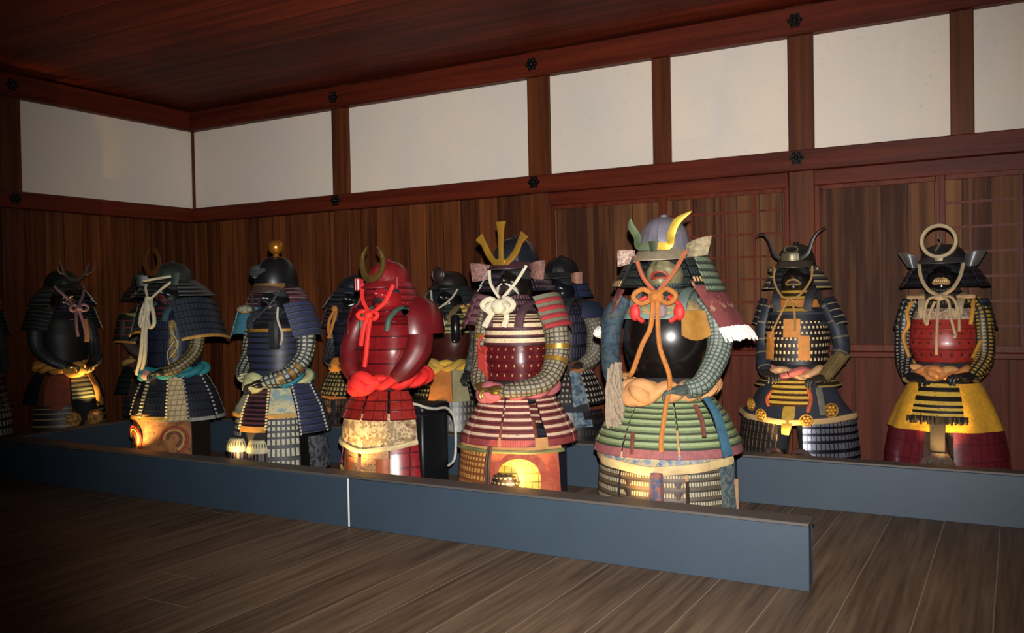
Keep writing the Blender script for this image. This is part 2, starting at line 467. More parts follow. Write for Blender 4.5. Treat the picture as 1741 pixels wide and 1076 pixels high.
# ------------------------------------------------------------------ armor parts (local frame: x across, -y is the front, z up)
def ell(a, rx, ry, e=2.0, cx=0, cy=0):
    s, c = sin(a), cos(a); p = 2/e
    return cx+rx*math.copysign(abs(s)**p, s), cy-ry*math.copysign(abs(c)**p, c)
def lames(m, lev, a0, a1, rows, nu=24, cx=0.0, cy=0.0, e=2.0, step=.007, th=.005, over=.22, mi=0, wave=0.0, warp=None):
    """overlapping rows round an ellipse; lev lists (z, rx, ry[, cy]) from top to bottom; angles in degrees, 0 = front"""
    lev = [tuple(l)+((cy,) if len(l) == 3 else ()) for l in lev]
    for k in range(rows):
        t0 = max(0, (k-over)/rows); t1 = (k+1)/rows; P = []; U = []; _, mx, my, _ = lerpl(lev, (t0+t1)/2)
        al = [0.0]
        for j in range(nu):
            p0 = ell(rad(a0+(a1-a0)*j/nu), mx, my, e); p1 = ell(rad(a0+(a1-a0)*(j+1)/nu), mx, my, e); al.append(al[-1]+math.hypot(p1[0]-p0[0], p1[1]-p0[1]))
        for s_ in (0, .35, .7, 1):
            z, rx, ry, c_ = lerpl(lev, t0+(t1-t0)*s_); of = step*s_; row = []; ur = []
            for j in range(nu+1):
                a = rad(a0+(a1-a0)*j/nu); x, y = ell(a, rx+of, ry+of, e, cx, c_)
                zz = z+(wave*cos(2*a) if wave else 0)
                p = V((x, y, zz)); p = warp(p) if warp else p
                row.append(p); ur.append((al[j], k+s_*.999))
            P.append(row); U.append(ur)
        m.grid(P, U, th, mi)
    return m
BLACKCLOTH = plain('17161a', .85, 0, .3)
CHEST = plain('14110f', .4, 0, .3, 8)
def inner(root, neck, waist, top, rx=.17, ry=.125, mat=None, hat=.1):
    """dark padded core the armor hangs on"""
    m = M(); P = []; U = []
    prof = [(waist-.1, rx*.75, ry*.7), (waist, rx*.9, ry*.85), (neck-.18, rx, ry), (neck-.05, rx*.95, ry*.85), (neck, rx*.5, ry*.6), (neck+.05, .06, .065), (neck+.1, .075, .085), (top-.06, .085, .095), (top, .03, .03)]
    for z, a, b in prof:
        P.append([(*ell(2*pi*j/20, a, b), z) for j in range(21)])
    m.grid(P)
    m.tube([(0, 0, waist-.1), (0, 0, waist-.02)], rx*.74, 16)
    return m.build('torso_form', mat or BLACKCLOTH, root)
def trousers(root, z0, mat, w=.09, r=.07, y=-.14):
    m = M()
    for s in (-1, 1):
        m.tube(cr([(s*w*.8, -.12, z0), (s*w, y*.9, z0-.12), (s*(w+.005), y, z0*.45), (s*w, y-.01, .12), (s*w, y-.005, .03)], 4), [r*1.1, r*1.15, r, r*.75, r*.6], 14)
        m.blob((s*w, y-.05, .03), (.05, .1, .035), 12, 8)
    return m.build('trousers', mat, root)
def helmet(root, z0, z1, rx, ry, mb, mv, mn=None, ribs=14, cy=0.0, visor=.055, vdrop=.03, va=78, neck=None, rows=4, nu=40, na=52, mrib=None, knob=True, wave=0.0, ribw=.022):
    m = M(); P = []; U = []; n = ribs*6; nv = 11
    for i in range(nv+1):
        ph = pi/2*i/nv; r = cos(ph)**.75 if i < nv else .05; row = []; ur = []
        for j in range(n+1):
            a = 2*pi*j/n; rib = ribw*max(0, cos(ribs*a))**4*(1 if i < nv else 0)
            x, y = ell(a, rx*r*(1+rib), ry*r*(1+rib), 2, 0, cy)
            row.append((x, y, z0+(z1-z0)*sin(ph))); ur.append((j/n*ribs, i/nv*3))
        P.append(row); U.append(ur)
    m.grid(P, U, .004)
    lames(m, [(z0+.028, rx*1.01, ry*1.01), (z0-.004, rx*1.03, ry*1.03)], 0, 360, 1, 40, cy=cy, step=.004)
    if knob:
        m.tube([(.022*cos(2*pi*i/16), cy+.022*sin(2*pi*i/16), z1-.002) for i in range(16)], .008, 8, closed=True)
        m.tube([(.012*cos(2*pi*i/14), cy+.012*sin(2*pi*i/14), z1+.011) for i in range(14)], .007, 8, closed=True)
    b = m.build('helmet', mb, root)
    m = M(); P = []; U = []
    for i in range(6):
        t = i/5; row = []; ur = []
        for j in range(29):
            a = rad(-va+2*va*j/28); k = cos(a*90/va)**.6 if abs(j-14) < 14 else 0
            x, y = ell(a, rx*1.02+visor*t*k*.75, ry*1.02+visor*t*k, 2, 0, cy)
            row.append((x, y, z0+.012-vdrop*t*(.4+.6*k)-.012*t*t)); ur.append((a*rx, t))
        P.append(row); U.append(ur)
    m.grid(P, U, .005)
    m.tube([p for p in P[-1]], .0045, 6); m.build('visor', mv, b)
    if neck:
        m = M(); lames(m, neck, na, 360-na, rows, nu, cy=cy, step=.01, th=.005, wave=wave); m.build('neck_guard', mn, b)
    return b
def flaps(b, x0, x1, y0, y1, z, h, mat, tilt=.0, back=.02, sides=(-1, 1), zt=0.0):
    """turned-back wings at the front ends of the neck guard"""
    for s in sides:
        m = M(); P = []; U = []
        for i in range(7):
            v = i/6-.5; row = []; ur = []
            for j in range(11):
                t = j/10; hh = h*(.72+.28*sin(pi*min(1, t*1.1)*.5))
                row.append((s*(x0+(x1-x0)*t+tilt*v*t), y0+(y1-y0)*t-back*sin(pi*t), z+hh*v+zt*t)); ur.append((t*abs(x1-x0)*1.2, v*h))
            P.append(row); U.append(ur)
        m.grid(P, U, .007)
        edge = P[0]+[r[-1] for r in P[1:]]+P[-1][::-1]
        m.tube(edge, .004, 6)
        m.build('side_flap', mat, b)
def mask(root, z0, z1, mat, rx=.088, ry=.108, cy=-.0, mouth=None, moust=None, nose=.03, open_=.016):
    """half-face mask: chin at z0, nose bridge at z1"""
    m = M(); P = []; U = []; H = z1-z0
    for i in range(23):
        t = i/22; z = z0+H*t; row = []; ur = []
        for j in range(33):
            a = rad(-100+200*j/32); q = a/rad(100)
            top = 1 if abs(q) < .18 else 1-.22*min(1, (abs(q)-.18)/.35)
            zz = z0+H*t*top
            k = .80+.20*sin(pi*min(1, (t*.9+.12)))
            d = 0
            g = lambda cq, ct, sq, st: math.exp(-((q-cq)/sq)**2-((t-ct)/st)**2)
            d += nose*g(0, .70, .10, .13)*1.1+nose*.5*g(0, .9, .09, .16)+.012*(g(.1, .63, .08, .07)+g(-.1, .63, .08, .07))
            d += .014*(g(.38, .62, .2, .14)+g(-.38, .62, .2, .14))
            d += .022*g(0, .06, .22, .12)-.020*g(0, .36, .20, .085)+.01*g(0, .2, .2, .06)+.009*g(0, .5, .22, .05)
            d -= .006*(g(.24, .45, .05, .12)+g(-.24, .45, .05, .12))
            x, y = ell(a, rx*k+d*.4, ry*k+d, 2, 0, cy); row.append((x, y, zz)); ur.append((q*.1, t*.1))
        P.append(row); U.append(ur)
    m.grid(P, U, .005)
    f = m.build('face_mask', mat, root)
    if mouth:
        m = M(); zc = z0+H*.36
        def mp(u, v):
            a = u*rad(26); x, y = ell(a, rx*.93, ry*.98+.006, 2, 0, cy); return V((x*1.15, y-.004, zc+v*open_-.012*abs(u)**2))
        ring = [mp(cos(2*pi*i/24), sin(2*pi*i/24)) for i in range(24)]
        m.tube(ring, .0075, 8, closed=True); m.build('lips', mouth, f)
        m = M(); m.grid([[mp(u/8-1, v)+V((0, .004, 0)) for u in range(17)] for v in (-.9, -.3, .3, .9)], None, .003)
        m.build('mouth_opening', plain('0c0605', .8), f)
    if moust:
        m = M()
        for s in (-1, 1):
            for k in range(7):
                m.tube(cr([(s*.012, -ry+cy-.03, z0+H*.52), (s*(.03+.003*k), -ry+cy-.02, z0+H*(.47-.02*k)), (s*(.055+.002*k), -ry*.8+cy, z0+H*(.36-.05*k))], 4), [.004, .003, .0008], 5)
        m.build('moustache', moust, f)
    return f
def throat(root, z0, z1, mat, rows=3, r0=(.085, .105), r1=(.15, .16), cy=0, a=80):
    m = M(); lames(m, [(z1, *r0), ((z0+z1)/2, (r0[0]+r1[0])*.46, (r0[1]+r1[1])*.46), (z0, *r1)], -a, a, rows, 26, cy=cy, step=.006)
    return m.build('throat_guard', mat, root)
def cuirass(root, lev, rows, mat, nu=44, e=2.3, step=.006, name='cuirass', a0=-180, a1=180, cy=0.0, over=.22):
    m = M(); lames(m, lev, a0, a1, rows, nu, e=e, step=step, cy=cy, over=over)
    return m.build(name, mat, root)
def straps(root, z, rx, ry, mat, w=.05):
    for s in (-1, 1):
        m = M(); m.ribbon(cr([(s*rx*.55, -ry*.98, z-.08), (s*rx*.62, -ry*.9, z), (s*rx*.66, -ry*.3, z+.06), (s*rx*.66, ry*.4, z+.05), (s*rx*.6, ry*.95, z-.04)], 5), w, .014, (1, 0, 0))
        m.build('shoulder_strap', mat, root)
def sode(root, side, top, bot, wd, mat, rows=6, bulge=.05, wv=(0, 1, 0), step=.008, w1=None, fringe=None, edge=None, name='shoulder_guard'):
    """hanging shoulder guard: rows from the top centre to the bottom centre, wd wide along wv, bulging outwards"""
    T, B = V(top), V(bot); wv = V(wv).normalized(); d = (B-T).normalized(); out = wv.cross(d)
    if out.x*side < 0: out = -out
    w1 = w1 or wd
    m = M(); n = 14
    for k in range(rows):
        t0 = max(0, (k-.22)/rows); t1 = (k+1)/rows; P = []; U = []
        for s_ in (0, .4, 1):
            t = t0+(t1-t0)*s_; c = T+(B-T)*t; W = wd+(w1-wd)*t; row = []
            for j in range(n+1):
                q = 2*j/n-1; row.append(c+wv*(q*W/2)+out*(bulge*(1-q*q)+step*s_))
            P.append(row); U.append([(j/n*W, k+s_*.999) for j in range(n+1)])
        m.grid(P, U, .005)
    o = m.build(name, mat, root)
    if fringe:
        m = M(); c = B
        for i in range(46):
            q = -1+2*(i+random.random())/46; p = c+wv*(q*w1/2)+out*(bulge*(1-q*q)+random.uniform(-.008, .012))
            L = fringe[1]*random.uniform(.85, 1.1)
            e2 = p+d*L+out*random.uniform(-.01, .02)+wv*random.uniform(-.012, .012)
            m.tube([p, (p+e2)/2+out*.006, e2], [.006, .008, .004], 5)
        m.build('fringe', fringe[0], o)
    if edge:
        m = M(); m.ribbon([B+wv*((2*j/n-1)*w1/2)+out*(bulge*(1-(2*j/n-1)**2)+step) for j in range(n+1)], .022, .008, d)
        m.build('hem', edge, o)
    return o
def hand(b, p, d, s, mat, sc=1.0, inward=0.0):
    """armoured glove: palm plate, four curled fingers and a thumb; d = pointing direction, s = side"""
    p = V(p); d = V(d).normalized(); up = V((0, 0, 1)); w = d.cross(up).normalized(); n = w.cross(d).normalized()
    if n.z < 0: n = -n
    m = M()
    P = []
    for i in range(7):
        t = i/6; row = []
        for j in range(9):
            q = 2*j/8-1; W = (.036+.012*sin(pi*t*.8))*sc
            row.append(p+d*(t*.085*sc)+w*(q*W)+n*((.022*(1-q*q)+.006)*sc*(.8+.3*sin(pi*t))))
        P.append(row)
    m.grid(P, None, .004)
    m.blob(p+d*.04*sc, (.036*sc, .042*sc, .02*sc), 12, 8)
    for k in range(4):
        q = (k-1.5)*.021*sc; L = (.058, .066, .062, .048)[k]*sc
        a = p+d*.078*sc+w*q+n*.012*sc
        m.tube(cr([a-d*.015*sc, a+d*L*.4+n*.004, a+d*L*.75-n*.018*sc, a+d*L*.7-n*.042*sc], 4), [.0098*sc, .0098*sc, .009*sc, .007*sc], 8)
    tp = p+d*.02*sc+w*(.036*sc*s)
    m.tube(cr([tp, tp+w*.016*s*sc+d*.022*sc, tp+w*.010*s*sc+d*.055*sc-n*.012], 4), [.0115*sc, .0105*sc, .0075*sc], 8)
    return m.build('gauntlet', mat, b)
def sleeve(root, s, pts, rr, mat, mhand=None, vs=40, n=16, hs=1.0, flat=.85, bands=None, hd=None):
    pts = [(s*x, y, z) for x, y, z in pts]; P = cr(pts, 6)
    m = M(); m.tube(P, rr, n, vs=vs, flat=flat); o = m.build('sleeve', mat, root)
    if bands:
        m = M()
        for t in bands[1]:
            i = int(t*(len(P)-2)); r = lerpl([[x] for x in rr], t)[0]*1.05
            m.tube([P[i], P[i]+(P[i+1]-P[i]).normalized()*.028], [r, r], 16, flat=flat)
        m.build('arm_plate', bands[0], o)
    if mhand:
        dd = V(hd) if hd else (P[-1]-P[-4])
        if hd: dd.x *= s
        hand(o, P[-1]-dd.normalized()*.012, dd, s, mhand, hs)
    return o
def sash(root, z, rx, ry, mat, r=.03, tw=9, sag=.015, cy=0.0, knot=True, name='waist_sash', kx=-.02, ks=1.0, strands=2, mat2=None):
    m = M(); n = 150
    for k in range(strands):
        pts = []
        for i in range(n):
            a = 2*pi*i/n; th = tw*a+2*pi*k/strands; f = cos(a)
            x, y = ell(a, rx+r*.62*cos(th), ry+r*.62*cos(th), 2.1, 0, cy)
            pts.append((x, y, z-sag*f+r*.62*sin(th)))
        m.tube(pts, r*.75, 9, closed=True, mi=1 if (mat2 and k == 1) else 0)
    o = m.build(name, [mat, mat2] if mat2 else mat, root)
    if knot:
        m = M(); y = -ry+cy-r*.7; K = r*ks
        for a, b, c in (((-1.9, .3, .3), (0, -.5, .9), (1.9, .2, -.2)), ((-2.0, .2, -.6), (0, -.3, -.9), (2.2, .3, .4)), ((-1.3, 0, .9), (-.2, -1.0, -.1), (.9, 0, -1.1)), ((-2.6, .6, .0), (-1.3, -.3, -1.0), (.2, -.3, -.3))):
            m.tube(cr([(kx+q[0]*K, y+q[1]*K, z-sag+q[2]*K) for q in (a, b, c)], 7), [K*.5, K*.85, K*.85, K*.5], 10)
        m.build('sash_knot', mat2 or mat, o)
    return o
def skirt(root, lev, panels, rows, mat, cy=0.0, e=2.1, step=.006, name='skirt_panel', nu=12, th=.005, over=.22):
    out = []
    for a0, a1 in panels:
        m = M(); lames(m, lev, a0, a1, rows, nu, cy=cy, e=e, step=step, th=th, over=over); out.append(m.build(name, mat, root))
    return out
def ring_panels(n, gap=4, off=0.0, span=360):
    w_ = span/n
    return [(off-span/2+w_*i+gap/2, off-span/2+w_*(i+1)-gap/2) for i in range(n)]
def cloth_panel(root, lev, a0, a1, mat, name='thigh_cloth', nu=20, cy=0.0, fold=.006, hem=None, vee=0.0, hw=.02, n=8, parent=None):
    """cloth curtain with soft folds; hem = material of its bottom border; vee lowers its front centre"""
    m = M(); P = []; U = []
    nt = max(6, n)
    for i in range(nt+1):
        t = i/nt; z, rx, ry = lerpl([l[:3] for l in lev], t); row = []; ur = []
        for j in range(nu+1):
            ad = a0+(a1-a0)*j/nu; a = rad(ad); f = fold*t*cos(a*9+.7)
            x, y = ell(a, rx+f, ry+f, 2.2, 0, cy)
            row.append(V((x, y, z-vee*t*max(0, 1-abs(ad)/70)))); ur.append((a*rx, t))
        P.append(row); U.append(ur)
    m.grid(P, U, .006); o = m.build(name, mat, root)
    if hem:
        h = M(); h.ribbon([p+V((0, 0, hw*.4)) for p in P[-1]], hw, .012, (0, 0, 1)); h.build('hem', hem, o)
    return o
def shin(root, z1, mat, w=.1, y=-.21, r=.075, rows=1, knee=None, z0=.02):
    for s in (-1, 1):
        m = M(); lames(m, [(z1, r*.95, r), (z1*.6, r*1.05, r*1.1), (z0+.05, r*.8, r*.85), (z0, r*.82, r*.87)], -95, 95, rows, 16, cx=s*w, cy=y, step=.006)
        o = m.build('shin_guard', mat, root)
        if knee:
            m = M(); m.blob((s*w, y-r*.55, z1+.02), (.07, .05, .06), 14, 9); m.build('knee_plate', knee, o)
def cord(root, pts, r, mat, name='chin_cord', n=6, sm=5):
    m = M()
    for p in pts: m.tube(cr(p, sm), r, n)
    return m.build(name, mat, root)
def bow(m, c, sz, r):
    c = V(c)
    for s in (-1, 1):
        m.tube(cr([c, c+V((s*.5, -.2, .35))*sz, c+V((s*.95, -.25, .05))*sz, c+V((s*.6, -.2, -.3))*sz, c], 5), r, 7)
    m.blob(c+V((0, -.15*sz, 0)), (r*2.1, r*1.8, r*1.9), 10, 7)
def horns(b, z, y, span, height, w0, mat, base=.05, drop=.0, curl=.02, th=.005, out=1.5, tip=.004, sides=(-1, 1), xc=0.0, wide=1.0, lean=0.0, mid=False, name='crest'):
    """two-horned crest on a short base plate"""
    m = M()
    for s in sides:
        p = [(xc, y-.012, z), (xc+s*base*.6, y-.010, z-.004), (xc+s*span*.62, y, z+height*.33), (xc+s*span*.85, y+lean*.6, z+height*.72), (xc+s*(span+curl), y+lean, z+height)]
        m.ribbon(cr(p, 7), [w0*.9, w0, w0*1.05*wide, w0*.95*wide, tip], th)
    m.ribbon([(xc, y-.014, z-.028), (xc, y-.016, z+.02)], [.03, .05], .008, (1, 0, 0))
    return m.build(name, mat, b)
def chest(label, loc, rz, w=.165, y0=-.02, y1=.165, h=.5, mat=None, grp='storage chests under the armor', legs=True):
    o = thing('armor_chest', label, 'chest', loc, rz, grp); M.zw = False
    m = M(); m.box((-w, y0, .03), (w, y1, h-.05), bev=.01); m.build('chest_body', mat or CHEST, o)
    m = M(); m.box((-w-.01, y0-.01, h-.049), (w+.01, y1+.01, h), bev=.012); m.build('chest_lid', mat or CHEST, o)
    for sx in (-1, 1):
        for sy in (y0+.02, y1-.02):
            m = M(); m.box((sx*(w-.03)-.025, sy-.018, 0), (sx*(w-.03)+.025, sy+.018, .029), bev=.004); m.build('foot', mat or CHEST, o)
    return o
CAN = plain('101012', .5, .3, .2)
LENS = plain('f0e0b0', .2)
M.zw = False
def uplight(label, p, aim, energy, size=70, col=(1, .63, .22)):
    M.zw = False; p = V(p); o = thing('floor_spotlight', label, 'spotlight', (p.x, p.y, 0), 0, 'small floor spotlights inside the barriers')
    HH = .185; d = V(aim)-(p+V((0, 0, HH))); rz = math.atan2(d.x, d.y); tilt = math.atan2(d.z, sqrt(d.x**2+d.y**2))
    o.rotation_euler = (0, 0, -rz)
    M().box((-.03, -.025, 0), (.03, .025, .012), bev=.004).build('base', CAN, o)
    q = V((0, cos(tilt), sin(tilt))); c = V((0, 0, HH))
    M().tube([c-q*.035, c-q*.03, c+q*.02, c+q*.022], [.012, .02, .022, .024], 16).tube([(0, 0, .01), (0, 0, HH-.015)], .006, 8).build('lamp_head', CAN, o)
    l = bpy.data.lights.new('spot_bulb', 'SPOT'); l.energy = energy; l.color = col; l.spot_size = rad(size); l.spot_blend = .8; l.shadow_soft_size = .012
    lo = bpy.data.objects.new('spot_bulb', l); C.objects.link(lo); lo.location = p+V((0, 0, HH))+d.normalized()*.03
    lo.rotation_euler = d.to_track_quat('-Z', 'Y').to_euler()
    return o

# ------------------------------------------------------------------ the suits of armor
GRP = 'samurai armor suits'
def suit(label, x, y, rz=0.0):
    M.zw = True
    return thing('samurai_armor', label, 'armor', (x, y, 0), rz, GRP)
GOLD = plain('c79a3a', .35, .75, .3, 18); BRASS = plain('8d7238', .4, .7, .35, 20)
def torso_set(r, L, rx=.19, ry=.15): inner(r, L['neck'], L['waist'], L['brim']+.03)

# ---- green skirted suit with the black lacquer breastplate
r = suit('armor suit with green laced skirt, round black lacquer breastplate and gold horned helmet', 5.705, -2.0, rad(6))
inner(r, 1.19, .76, 1.44); trousers(r, .5, plain('b58a5e', .9), .1)
h = helmet(r, 1.425, 1.595, .125, .145, plain('7d7884', .45, .3, .35, 14), plain('968a72', .5, .2, .3, 30), lam('16191a', '2c3633', .15, .75, 70, .7, edge='232a28', ew=.1), ribs=18, visor=.07, vdrop=.045,
           neck=[(1.425, .135, .15), (1.36, .19, .19), (1.255, .245, .22)], rows=5, na=48)
flaps(h, .135, .245, -.085, -.105, 1.425, .085, brocade('8a7c60', '75694f', '9c9070', 40), tilt=.02, back=.03, sides=(1,), zt=.02)
flaps(h, .13, .205, -.085, -.125, 1.405, .075, brocade('8c6a60', 'b0a090', '6c4640', 60), tilt=.0, back=.03, sides=(-1,), zt=-.01)
m = M(); lames(m, [(1.43, .2, .17), (1.25, .29, .21)], 52, 100, 5, 14, step=.008); lames(m, [(1.252, .292, .212), (1.222, .30, .218)], 52, 100, 1, 14)
m.build('neck_guard_side', lam('40483e', '6d7a62', .1, .7, 60, .75, edge='2a2d28'), h)
m = M(); lames(m, [(1.405, .17, .165), (1.262, .262, .2)], -100, -48, 4, 14, step=.008); m.build('neck_guard_side', lam('14181a', '30363a', .2, .5, 40, .5), h)
for q in ((1.285, .258, .205, -100, -46), (1.30, .235, .2, 46, 58)):
    m = M(); lames(m, [q[:3], (q[0]-.03, q[1]+.01, q[2]+.007)], q[3], q[4], 1, 12); m.build('neck_guard_lacing', mail('20140e', 'c8a070', 55, 1, .6, .9), h)
horns(h, 1.45, -.2, .135, .155, .038, plain('c0a03a', .35, .6, .25, 16), base=.12, curl=.05, wide=1.0, sides=(1,), lean=.0)
horns(h, 1.45, -.2, .135, .135, .036, plain('4a5638', .5, .4, .3), base=.12, curl=-.02, sides=(-1,), name='crest_horn')
mask(r, 1.262, 1.395, plain('857c5c', .5, .1, .4, 18), mouth=plain('8e2f20', .5), rx=.088, ry=.11)
throat(r, 1.17, 1.275, lam('2c2f2c', '4c5a58', .2, .7, 60, .6), 3, (.08, .1), (.15, .15))
cuirass(r, [(1.185, .15, .12), (1.14, .19, .15), (1.10, .2, .16)], 3, brocade('a07c4c', '5f7a5c', 'a0603c', 38), name='chest_plate')
cuirass(r, [(1.112, .205, .165), (1.098, .207, .168), (1.085, .207, .168)], 1, plain('6f8a80', .5), name='chest_rim')
m = M(); P = []
for i in range(15):
    t = i/14; z = 1.10-.33*t; b = sin(pi*(t*.80+.20))
    P.append([(*ell(2*pi*j/56, .168+.045*b, .125+.062*b, 2.2), z) for j in range(57)])
m.grid(P, None, .006); m.build('cuirass', plain('100c0b', .3, 0, .3, 6, coat=.3), r)
m = M()
for q in (-1, 1):
    m = M(); m.tube(cr([(q*.055, -.155, 1.20), (q*.105, -.168, 1.165), (q*.115, -.172, 1.115), (q*.065, -.18, 1.07)], 5), .013, 7)
    m.blob((q*.11, -.173, 1.12), (.028, .018, .045)); m.build('shoulder_loop', plain('c92a22', .6), r)
m = M(); m.box((-.02, -.192, 1.09), (.05, -.165, 1.165), bev=.012); m.build('chest_toggle', plain('86696c', .6), r)
OR = plain('b06c2c', .8, 0, .3, 60)
cd = cord(r, [[(-.115, -.12, 1.40), (-.07, -.16, 1.3), (-.012, -.175, 1.23)], [(.135, -.12, 1.42), (.08, -.17, 1.31), (.012, -.175, 1.23)]], .0115, plain('a85a38', .8, 0, .3, 60))
m = M(); bow(m, (0, -.19, 1.20), .11, .013); m.blob((0, -.195, 1.2), (.04, .028, .035))
m.tube(cr([(-.012, -.19, 1.2), (-.02, -.215, 1.05), (-.06, -.235, .95), (-.11, -.22, .82), (-.125, -.24, .79)], 6), .013, 7)
m.tube(cr([(.012, -.19, 1.2), (.015, -.215, 1.05), (.03, -.235, .93), (.075, -.24, .78), (.07, -.31, .64), (.055, -.345, .47), (.06, -.35, .42)], 6), .012, 7)
m.build('cord_bow', OR, cd)
straps(r, 1.17, .19, .15, plain('5f6c66', .7))
# maroon shoulder banner with white fringe, mustard flap beneath
MAR = brocade('6b3030', '5a2628', '8a6a4c', 9)
sode(r, 1, (.215, -.07, 1.275), (.345, -.05, 1.035), .2, MAR, 1, .02, (.55, .85, 0), fringe=(plain('d8d4cc', .9, 0, .15), .08), w1=.19)
sode(r, -1, (-.215, -.03, 1.24), (-.325, .02, 1.03), .18, MAR, 1, .02, (-.4, .9, 0), fringe=(plain('d8d4cc', .9, 0, .15), .06))
m = M(); m.grid([[(.12+.10*j/6+.03*t/6*(j/6), -.175+.07*j/6-.012*sin(j), 1.125-.125*t/6-(.03*sin(j/6*pi) if t == 6 else 0)) for j in range(7)] for t in range(7)], None, .01); m.build('armpit_flap', plain('9a6a1e', .8), r)
GS = mail('35403c', '7d8478', 38, 1.1, .7, .75, .6)
sleeve(r, -1, [(.2, .0, 1.19), (.265, -.02, 1.10), (.275, -.05, .95), (.245, -.14, .80), (.2, -.19, .74)], [.06, .068, .06, .052, .045], brocade('1b2937', '2b3f4a', '3e4038', 22))
sleeve(r, 1, [(.2, .0, 1.19), (.26, -.02, 1.08), (.275, -.05, .92), (.22, -.16, .76), (.15, -.22, .72)], [.065, .075, .068, .058, .048], GS, plain('47524e', .7), hd=(-.9, -.35, -.25))
# grey tassels hanging at the side
m = M()
for i in range(46):
    a = random.random(); x0 = -.235+.05*random.random(); y0 = -.17-.05*random.random()
    z0 = random.uniform(.72, .86); L = random.uniform(.16, .27)
    m.tube(cr([(x0, y0, z0), (x0+random.uniform(-.02, .02), y0-.025, z0-L*.5), (x0+random.uniform(-.03, .03)+.01, y0-.045, z0-L)], 3), [.010, .012, .007], 5)
m.build('tassel', plain('94836f', .95, 0, .4, 70), r)
sash(r, .725, .215, .195, plain('c08a56', .85, 0, .2, 30), .045, 7, .02, knot=True, kx=-.06, ks=.95)
SKG = lam('68784f', '848f66', .12, .55, 0, .6, edge='2f3626', ew=.22, rough=.7)
lv = [(.675, .215, .205), (.57, .29, .27), (.425, .362, .328)]
skirt(r, lv, [(-62, -24), (-22, 19), (21, 58), (64, 100), (102, 140), (142, 218), (220, 258), (260, 296)], 8, SKG)
skirt(r, [(.43, .361, .327), (.378, .37, .334)], [(-62, -24), (-22, 19), (21, 58), (64, 100), (102, 140), (142, 218), (220, 258), (260, 296)], 1, lam('82494a', '8e5556', .1, .9, 120, .5, rough=.8), name='skirt_hem', step=.003)
m = M(); m.ribbon(cr([(.245, -.245, .69), (.30, -.26, .60), (.335, -.262, .46), (.345, -.25, .40)], 5), [.03, .045, .05, .055], .008, (.7, .7, 0)); m.build('blue_ribbon', plain('2c5568', .7), r)
for q in ([(.20, -.27, .655), (.235, -.29, .58), (.25, -.315, .5)], [(-.095, -.3, .5), (-.09, -.33, .45), (-.092, -.34, .4)]): M().tube(cr(q, 4), .011, 6).build('skirt_cord', plain('6a3328', .8), r)
ML = mail('4e3c28', 'b09a74', 44, 30, .55, .5, .6)
lv = [(.40, .335, .31), (.335, .345, .318)]
cloth_panel(r, lv, -74, 74, brocade('6a7480', '9a8d70', '445a72', 26), 'thigh_cloth', 30, hem=plain('c2a878', .85), hw=.045, vee=.04)
for a0, a1 in ((-74, -31), (-28, 26), (29, 74)):
    m = M(); lames(m, [(.335, .34, .312), (.20, .352, .322), (.08, .362, .332)], a0, a1, 7, 14, step=.005); m.build('thigh_guard', lam('54412c', 'a8946c', .25, .6, 75, .55, edge='2e261c', ew=.14, rough=.6) if abs(a0) < 70 and a1 < 70 else lam('4c4234', '9a947c', .2, .55, 75, .6, edge='26241f', ew=.14, rough=.55), r)
sp = M(); lames(sp, [(.345, .352, .325), (.10, .378, .34)], 56, 72, 5, 6, step=.004); sp.build('thigh_border', brocade('36424c', '565f58', '2a333c', 40), r)
shin(r, .26, plain('3a2a20', .6), .1, -.23)
M().tube(cr([(.03, -.345, .31), (.035, -.37, .22), (.05, -.36, .12)], 4), [.03, .035, .02], 8).build('tie', brocade('3a4660', '7c4a3c', None, 40), r)
M().box((.335, -.06, 0), (.36, -.035, .245), bev=.003).build('stand_block', plain('8a6848', .7), r)
chest('dark chest behind the green skirted armor suit', (5.705, -2.0, 0), rad(6), w=.265, h=.36)
uplight('floor spotlight before the green skirted suit', (5.67, -2.45, 0), (5.69, -2.3, .42), 9, 85)

# ---- trident suit
r = suit('armor suit with gold three pronged crest and gold disc on its thigh guard', 4.845, -2.0)
inner(r, 1.14, .7, 1.41); trousers(r, .5, plain('8a4a34', .9), .1)
DK = plain('17181f', .35, .4, .3, 16)
h = helmet(r, 1.395, 1.535, .118, .14, plain('23252f', .35, .5, .3, 14), plain('3a2128', .5, .1, .3), lam('1a1a20', '4c3840', .2, .6, 60, .6), ribs=18, visor=.05, neck=[(1.39, .13, .145), (1.31, .18, .18), (1.25, .21, .2)], rows=4, na=60)
flaps(h, .125, .225, -.06, -.10, 1.355, .095, brocade('5f4038', '74524a', '4a302c', 50), tilt=.01, back=.02, zt=.0)
horns(h, 1.40, -.15, .132, .145, .03, plain('b98a34', .35, .7, .3, 12), base=.05, curl=.01, wide=1.1, tip=.055, th=.007)
m = M(); m.ribbon(cr([(0, -.16, 1.39), (-.002, -.155, 1.48), (-.003, -.152, 1.58), (-.003, -.15, 1.62)], 5), [.03, .028, .04, .062], .007, (1, 0, 0)); m.build('crest_prong', plain('b98a34', .35, .7, .3, 12), h)
mask(r, 1.215, 1.355, plain('15110f', .25, 0, .3, 14, coat=.4), moust=plain('d8d2c4', .8), mouth=plain('2a1512', .6))
throat(r, 1.12, 1.23, lam('2a1a1c', '5a4248', .2, .7, 60, .6), 3)
WC = plain('c9bfa4', .9, 0, .25, 60)
cd = cord(r, [[(-.11, -.1, 1.38), (-.075, -.15, 1.29), (-.01, -.17, 1.21)], [(.12, -.1, 1.38), (.08, -.15, 1.29), (.01, -.17, 1.21)]], .009, WC)
m = M(); bow(m, (0, -.18, 1.17), .10, .017); bow(m, (.0, -.19, 1.15), .07, .017); m.blob((0, -.2, 1.165), (.045, .03, .04))
